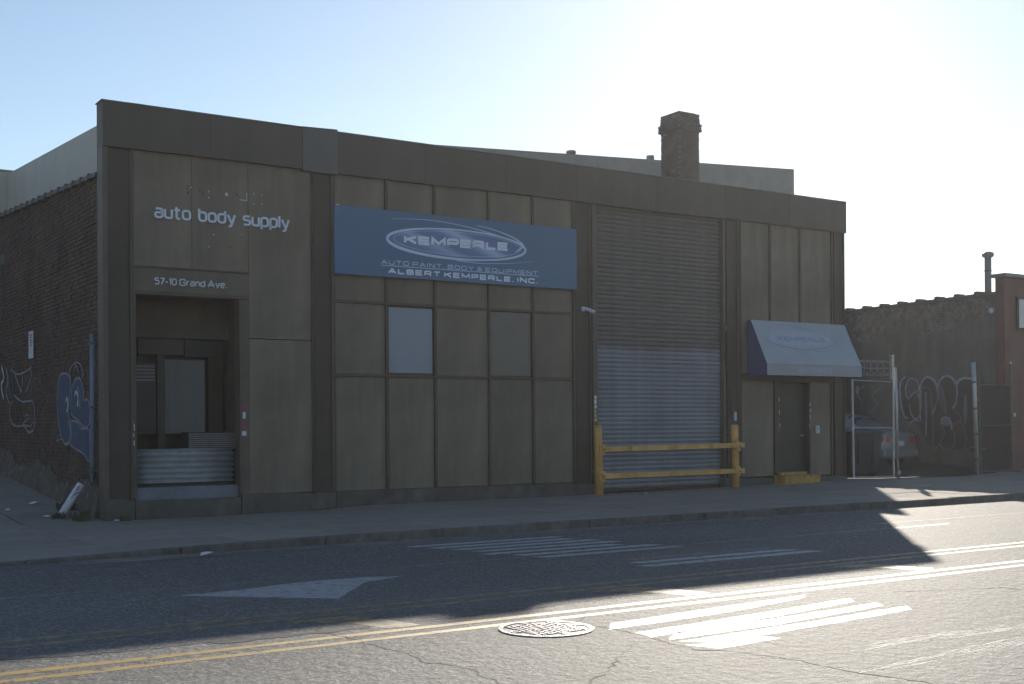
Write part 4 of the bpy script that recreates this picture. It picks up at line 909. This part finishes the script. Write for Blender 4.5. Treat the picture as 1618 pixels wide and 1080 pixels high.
# graffiti on the grey wall
RW = LEFT(24.8965)
graf_fill([(3.62, 2.77), (3.40, 2.86), (3.18, 2.88), (2.95, 2.75), (2.6, 2.90), (2.3, 2.62), (1.93, 2.90), (1.6, 2.62), (1.32, 2.83), (.95, 2.75), (.92, .82), (1.35, .78), (1.95, .75), (2.48, .80), (2.75, 1.1), (3.0, 1.5), (3.43, 1.65), (3.55, 2.2)], 'g_fill', RW, .003, par=D)
graf_fill([(2.20, 2.67), (2.05, 2.45), (1.99, 2.11), (1.97, 1.78), (2.12, 1.95), (2.26, 2.3)], 'g_fill2', RW, .0042, par=D)
graf_fill([(1.31, 2.38), (1.25, 2.18), (1.25, 1.69), (1.32, 1.44), (1.37, 1.9)], 'g_line2', RW, .0042, par=D)
graf_fill([(3.40, 2.6), (3.31, 2.84), (3.18, 2.88), (3.0, 2.8), (2.92, 2.63), (3.11, 2.44), (3.32, 2.3)], 'g_fill2', RW, .0042, par=D)
graf_fill([(2.12, 1.47), (2.09, 1.62), (1.98, 1.67), (1.87, 1.62), (1.80, 1.47), (1.98, 1.44)], 'g_line2', RW, .0044, par=D)
for p, wd, m in (([(3.42, 2.93), (3.59, 2.79), (3.62, 2.28), (3.48, 1.76), (3.32, 1.67)], .045, 'g_line'), ([(3.45, 2.9), (3.54, 2.48), (3.49, 2.05), (3.43, 1.7)], .05, 'g_fill2'),
    ([(3.4, 2.67), (3.31, 2.84), (3.18, 2.88), (3.0, 2.8), (2.92, 2.63), (2.97, 2.49), (3.11, 2.44), (3.32, 2.27), (3.39, 2.33), (3.42, 2.56), (3.4, 2.67)], .035, 'g_line'),
    ([(3.28, 2.1), (3.22, 1.81), (3.05, 1.64), (2.91, 1.76), (2.86, 2.04), (2.91, 2.26), (3.01, 2.46)], .035, 'g_line'), ([(2.88, 1.59), (2.89, 2.26), (2.87, 2.66), (2.73, 2.85), (2.6, 2.9), (2.4, 2.81), (2.3, 2.64), (2.25, 2.31), (2.34, 2.0), (2.45, 1.72)], .05, 'g_line'),
    ([(2.84, 2.09), (2.85, 2.43), (2.8, 2.57), (2.7, 2.6), (2.57, 2.54), (2.48, 2.37), (2.47, 1.86)], .035, 'g_line2'), ([(2.68, 2.46), (2.67, 1.81), (2.69, 1.11)], .045, 'g_line'),
    ([(2.45, 1.81), (2.25, 2.25), (2.25, 2.61), (2.13, 2.83), (1.93, 2.91), (1.74, 2.83), (1.61, 2.65), (1.58, 2.4), (1.63, 2.1), (1.75, 1.94)], .05, 'g_line'), ([(2.18, 2.67), (2.07, 2.47), (1.99, 2.11), (1.97, 1.75)], .035, 'g_line2'),
    ([(1.75, 1.94), (1.59, 1.85), (1.47, 1.69), (1.48, 1.55)], .03, 'g_line2'), ([(1.6, 2.59), (1.52, 2.76), (1.32, 2.83), (1.05, 2.79)], .06, 'g_line'), ([(2.14, 1.47), (2.11, 1.64), (1.98, 1.69), (1.85, 1.64), (1.78, 1.47), (1.78, 1.31)], .05, 'g_line'),
    ([(2.08, 1.42), (2.03, 1.19), (2.18, .94), (2.11, .81), (1.95, .74), (1.75, .81), (1.67, .98), (1.70, 1.28)], .035, 'g_line2'), ([(2.45, 1.64), (2.41, 1.25), (2.44, .86), (2.34, .77), (2.21, .89)], .03, 'g_line2'),
    ([(1.75, 1.36), (1.65, 1.52), (1.49, 1.55), (1.33, 1.36), (1.27, 1.01), (1.34, .79), (1.15, .8), (.85, .85)], .03, 'g_line2'), ([(3.29, 1.45), (3.22, 1.56), (3.05, 1.61), (2.93, 1.56)], .03, 'g_line'), ([(3.81, 2.45), (3.70, 2.14), (3.67, 1.7)], .035, 'g_line2'),
    ([(3.12, 2.1), (3.04, 2.02), (3.06, 1.95)], .05, 'g_orange'), ([(.85, 2.6), (.80, 2.4), (.88, 2.2), (.75, 2.0)], .04, 'g_line2'), ([(4.4, 2.6), (4.7, 2.4), (4.5, 2.1), (4.9, 1.8)], .05, 'g_line2'), ([(5.0, 2.7), (5.3, 2.5), (5.1, 2.2)], .05, 'g_line2'), ([(.3, 1.6), (.5, 1.2), (.9, 1.0)], .035, 'g_line2')):
    graf_line(p, wd, m, RW, .006, par=D)
# wall lamp hung on a cord at the end of the grey wall
t = thing('wall_lamp', 'small pale round lamp on a thin conduit at the end of the grey wall', 'lamp', (24.85, .45, 4.7))
smooth(obj('conduit', MB().tube([(24.86, .36, 5.22), (24.875, .33, 5.0), (24.87, .36, 4.78)], .014, 6), 'galv_dull', t)); smooth(obj('lamp_head', MB().tube([(24.84, .37, 4.80), (24.81, .37, 4.75), (24.80, .37, 4.66), (24.82, .37, 4.62)], [.03, .07, .07, .03], 12), 'white', t))
# pale sign in a black frame on the red front
t = thing('framed_sign', 'pale blank sign in a black frame on the red front wall', 'sign', (26.5, -.02, 4.3))
obj('sign_face', MB().box(25.47, 27.35, -.055, -.02, 4.22, 5.03), 'white2', t)
obj('frame', MB().box(25.40, 25.468, -.07, -.002, 4.15, 5.10).box(27.352, 27.42, -.07, -.002, 4.15, 5.10).box(25.469, 27.351, -.07, -.002, 4.15, 4.218).box(25.469, 27.351, -.07, -.002, 5.032, 5.10), 'black', t)
# flue pipe standing on the neighbour's roof
t = thing('flue_pipe', 'dark metal flue pipe with flat cap above the grey brick wall', 'flue', (26.5, 1.75, 5.0))
fx, fy = 26.2, 1.45
smooth(obj('pipe', MB().tube([(fx, fy, 4.95), (fx, fy, 6.45)], .10, 14), 'cap', t)); obj('collar', MB().tube([(fx, fy, 6.02), (fx, fy, 6.05)], .108, 14), 'galv_dull', t)
obj('rain_cap', MB().tube([(fx, fy, 6.44), (fx, fy, 6.47), (fx, fy, 6.56), (fx, fy, 6.60)], [.13, .17, .17, .10], 14), 'cap', t)

# ================================================================== FENCE PANELS, POSTS, BARBED WIRE
def chainlink(x0, x1, y0, y1, z0, z1, p=.085, r=.0022):
    mb = MB(); L = math.hypot(x1-x0, y1-y0); H_ = z1-z0; dx, dy = (x1-x0)/L, (y1-y0)/L
    for sgn in (1, -1):
        c = -H_ if sgn > 0 else 0
        while c < L+(0 if sgn > 0 else H_):
            # line: s = c + t (t up) for sgn>0 ; s = c - t
            if sgn > 0: t0, t1 = max(0, -c), min(H_, L-c)
            else: t0, t1 = max(0, c-L), min(H_, c)
            if t1-t0 > .03:
                off = .003*sgn; a = c+sgn*t0; b = c+sgn*t1
                mb.tube([(x0+dx*a-dy*off, y0+dy*a+dx*off, z0+t0), (x0+dx*b-dy*off, y0+dy*b+dx*off, z0+t1)], r, 3, False)
            c += p
    return mb
t = thing('fence_panel', 'chain link fence panel with barbed wire against the shop corner', 'fence', (19.2, -.08, .1))
xa, xb, ya, yb_ = 18.56, 19.95, -.05, -.16
obj('frame', MB().tube([(xa, ya, .16), (xa-.04, ya, 2.66)], .03, 8).tube([(xb, yb_, .14), (xb, yb_, 2.66)], .03, 8).tube([(xa, ya, .18), (xb, yb_, .16)], .018, 6).tube([(xa-.02, ya, 1.42), (xb, yb_, 1.42)], .018, 6).tube([(xa-.03, ya, 2.63), (xb, yb_, 2.60)], .018, 6), 'galv', t)
obj('mesh', chainlink(xa, xb, ya, yb_, .18, 2.62), 'galv_dull', t)
obj('wire_arm', MB().box(19.86, 19.94, -.20, -.12, 2.66, 3.30), 'galv', t)
for k in range(5): obj('arm_hole', MB().tube([(19.90, -.203, 2.78+k*.11), (19.90, -.198, 2.78+k*.11)], .012, 8), 'black', t)
bw = MB(); P = []
for i in range(90): 
    a = i*.42; P.append((18.35+1.5*i/90, -.1+.17*math.cos(a), 2.98+.17*math.sin(a)))
bw.tube(P, .004, 4)
for z in (2.78, 2.95, 3.12):
    bw.tube([(18.32, -.08, z+.03), (19.1, -.1, z-.02), (19.9, -.15, z)], .004, 4)
    for i in range(12):
        xx = 18.4+.125*i; bw.tube([(xx-.02, -.1-.02, z-.02), (xx+.02, -.1+.02, z+.025)], .0025, 3); bw.tube([(xx-.02, -.1+.02, z+.02), (xx+.02, -.1-.02, z-.02)], .0025, 3)
obj('barbed_wire', bw, 'galv', t)
obj('hinge', MB().box(18.46, 18.52, -.09, -.02, 1.36, 1.46), 'galv', t); obj('hinge', MB().box(18.46, 18.52, -.09, -.02, 1.62, 1.68), 'galv', t); obj('tag_plate', MB().box(18.60, 18.72, -.10, -.085, 2.28, 2.48), 'galv_dull', t)
t = thing('fence_panel', 'dark screened fence panel between the thick post and the red building', 'fence', (24.4, -.02, .1))
xa, xb, ya, yb_ = 23.72, 25.12, -.02, -.06
obj('frame', MB().tube([(xa+.04, ya, .13), (xa-.05, ya, 2.95)], .022, 8).tube([(xb+.03, yb_, .15), (xb-.06, yb_, 3.20)], .03, 8).tube([(xa+.04, ya, .17), (xb+.03, yb_, .19)], .02, 6).tube([(xa, ya, 1.44), (xb, yb_, 1.46)], .016, 6).tube([(xa-.04, ya, 2.58), (xb-.04, yb_, 2.58)], .018, 6), 'galv_dull', t)
obj('mesh', chainlink(xa, xb, ya, yb_, .19, 2.57), 'galv_dull', t)
obj('privacy_screen', MB().hexa([(xa+.05, .005, .2), (xb, -.02, .2), (xa+.05, .011, .2), (xb, -.014, .2), (xa-.01, .005, 2.56), (xb-.06, -.02, 2.56), (xa-.01, .011, 2.56), (xb-.06, -.014, 2.56)]), 'screen', t)
graf_line([(23.85, .80), (24.3, .82), (24.7, .95), (24.95, 1.25)], .025, 'g_line2', FRONT(.004), .004, par=t)
obj('post_cap', MB().tube([(xb-.06, yb_, 3.18), (xb-.06, yb_, 3.24)], .04, 8), 'galv', t); obj('lock', MB().box(25.12, 25.20, -.13, -.06, 1.70, 1.80), 'galv', t)
obj('caster', MB().tube([(24.0, -.06, .14), (24.0, .0, .14)], .04, 10), 'black', t); obj('caster', MB().tube([(24.9, -.08, .16), (24.9, -.02, .16)], .04, 10), 'black', t)
t = thing('gate_post', 'thick leaning galvanised post at the right side of the gate opening', 'post', (23.5, -.1, .08))
smooth(obj('post', MB().tube([(23.49, -.10, .03), (23.38, -.10, 2.2), (23.33, -.10, 3.19)], [.062, .062, .06], 14), 'galv', t))
for z in (2.62, 1.9, 1.2, .5): obj('band', MB().tube([(23.49-.05*z, -.10, z), (23.488-.05*z, -.10, z+.05)], .070, 14), 'galv_dull', t)
t = thing('gate_post', 'slim galvanised post at the left side of the gate opening', 'post', (20.06, -.18, .08))
smooth(obj('post', MB().tube([(20.07, -.20, .04), (20.02, -.20, 2.0), (19.99, -.20, 2.98)], .034, 10), 'galv', t)); obj('hinge_bolt', MB().box(20.03, 20.11, -.25, -.20, .22, .32), 'galv', t)

t = thing('dumpster', 'dark plastic wheeled dumpster behind the chain link panel at the shop corner', 'dumpster', (19.5, .75, .14))
z0 = .24
obj('bin_body', MB().hexa([(18.98, .42, z0), (20.05, .42, z0), (18.98, 1.05, z0), (20.05, 1.05, z0), (18.90, .34, 1.26), (20.13, .34, 1.26), (18.90, 1.12, 1.34), (20.13, 1.12, 1.34)]), 'trash', t, bevel=.02)
obj('bin_lid', MB().hexa([(18.86, .29, 1.265), (20.17, .29, 1.265), (18.86, 1.15, 1.36), (20.17, 1.15, 1.36), (18.88, .31, 1.31), (20.15, .31, 1.31), (18.88, 1.13, 1.42), (20.15, 1.13, 1.42)]), 'trash', t, bevel=.015)
obj('bin_rib', MB().box(19.2, 19.26, .33, .40, .45, 1.15), 'trash', t); obj('bin_rib', MB().box(19.75, 19.81, .33, .40, .45, 1.15), 'trash', t)
for x in (19.1, 19.92): obj('wheel', MB().tube([(x-.03, .5, .23), (x+.03, .5, .23)], .09, 12), 'tyre', t)
# ================================================================== PARKED CAR IN THE YARD
CARX, CARY = 22.93, 2.05
gz = zs(CARX, CARY)
t = thing('parked_car', 'silver car parked nose in behind the fence with red tail lights', 'car', (CARX, CARY+2.2, gz+.15))
ST = [ # distance from tail, z bottom, z belt, z top, half width belt, half width top
 (0, .40, .86, .98, .70, .66), (.10, .30, .92, 1.04, .80, .72), (.5, .24, .95, 1.08, .86, .74), (.95, .22, .96, 1.14, .87, .70), (1.45, .2, .96, 1.40, .875, .60),
 (2.1, .2, .95, 1.45, .88, .60), (2.9, .2, .93, 1.40, .88, .60), (3.5, .22, .92, 1.06, .87, .68), (4.1, .24, .86, .92, .84, .66), (4.45, .30, .72, .78, .74, .58)]
cbm = MB(); rings = []
for (d, zb0, zbe, ztp, wb, wt) in ST:
    slope = .066*d; half = [(wb*.86, zb0), (wb*.97, zb0+.15), (wb, (zb0+zbe)/2+.05), (wb*.985, zbe-.06), (wb*.94, zbe), (wt+.02, ztp-.05), (wt*.75, ztp), (0, ztp+.015)]
    ring = [(x_, z_) for x_, z_ in half]+[(-x_, z_) for x_, z_ in half[-2::-1]]
    rings.append([(CARX+x_, CARY+d, gz+z_+slope) for x_, z_ in ring])
nr_ = len(rings[0]); b0 = len(cbm.v)
for r in rings: cbm.v += r
for i in range(len(rings)-1):
    for k in range(nr_-1): cbm.f.append((b0+i*nr_+k, b0+i*nr_+k+1, b0+(i+1)*nr_+k+1, b0+(i+1)*nr_+k))
    cbm.f.append((b0+i*nr_+nr_-1, b0+i*nr_, b0+(i+1)*nr_, b0+(i+1)*nr_+nr_-1))
cbm.f.append(tuple(range(b0, b0+nr_))); e = b0+(len(rings)-1)*nr_; cbm.f.append(tuple(range(e, e+nr_))[::-1])
smooth(obj('body', cbm, 'car', t))
obj('rear_window', MB().hexa([(CARX-.60, CARY+.98, gz+1.20), (CARX+.60, CARY+.98, gz+1.20), (CARX-.60, CARY+1.02, gz+1.18), (CARX+.60, CARY+1.02, gz+1.18), (CARX-.52, CARY+1.40, gz+1.485), (CARX+.52, CARY+1.40, gz+1.485), (CARX-.52, CARY+1.44, gz+1.465), (CARX+.52, CARY+1.44, gz+1.465)]), 'pane', t)
for s_ in (-1, 1):
    xo = CARX+s_*.80
    obj('side_window', MB().hexa([(xo, CARY+1.25, gz+1.08), (xo+.02*s_, CARY+1.25, gz+1.08), (xo, CARY+3.3, gz+1.18), (xo+.02*s_, CARY+3.3, gz+1.18), (xo-.13*s_, CARY+1.55, gz+1.43), (xo-.11*s_, CARY+1.55, gz+1.43), (xo-.13*s_, CARY+2.8, gz+1.50), (xo-.11*s_, CARY+2.8, gz+1.50)]), 'pane', t)
    obj('tail_light', MB().hexa([(CARX+s_*.42, CARY-.035, gz+.78), (CARX+s_*.80, CARY+.03, gz+.78), (CARX+s_*.42, CARY+.10, gz+.78), (CARX+s_*.87, CARY+.30, gz+.80), (CARX+s_*.42, CARY-.03, gz+.93), (CARX+s_*.80, CARY+.035, gz+.95), (CARX+s_*.42, CARY+.10, gz+.93), (CARX+s_*.87, CARY+.30, gz+.95)]), 'tail', t, bevel=.015)
    for d in (.85, 3.55):
        wx = CARX+s_*.80; cz = gz+.066*d+.31
        wh = obj('wheel', MB().tube([(wx-.09*s_, CARY+d, cz), (wx+.09*s_, CARY+d, cz)], .31, 20), 'tyre', t); obj('rim', MB().tube([(wx+.085*s_, CARY+d, cz), (wx+.098*s_, CARY+d, cz)], .20, 16), 'galv', wh)
obj('bumper', MB().hexa([(CARX-.74, CARY-.06, gz+.34), (CARX+.74, CARY-.06, gz+.34), (CARX-.82, CARY+.15, gz+.32), (CARX+.82, CARY+.15, gz+.32), (CARX-.74, CARY-.05, gz+.56), (CARX+.74, CARY-.05, gz+.56), (CARX-.82, CARY+.15, gz+.58), (CARX+.82, CARY+.15, gz+.58)]), 'car', t, bevel=.04)
obj('number_plate', MB().box(CARX-.16, CARX+.16, CARY-.02, CARY-.008, gz+.66, gz+.80), 'white', t)

# ================================================================== AIR
hz = obj('glare_haze', MB().box(-170, 230, -170, 230, -1.5, 12.4), None, kind='stuff')  # thin air volume added to imitate lens flare veil and lift the blacks
hm = bpy.data.materials.new('glare_haze_air'); hm.use_nodes = True; hn = hm.node_tree.nodes; hn.remove(hn['Principled BSDF'])
pv = hn.new('ShaderNodeVolumePrincipled'); pv.inputs['Color'].default_value = (.96, .96, .96, 1); pv.inputs['Density'].default_value = .0006; pv.inputs['Anisotropy'].default_value = .55
hm.node_tree.links.new(pv.outputs[0], hn['Material Output'].inputs['Volume']); hz.data.materials.clear(); hz.data.materials.append(hm)
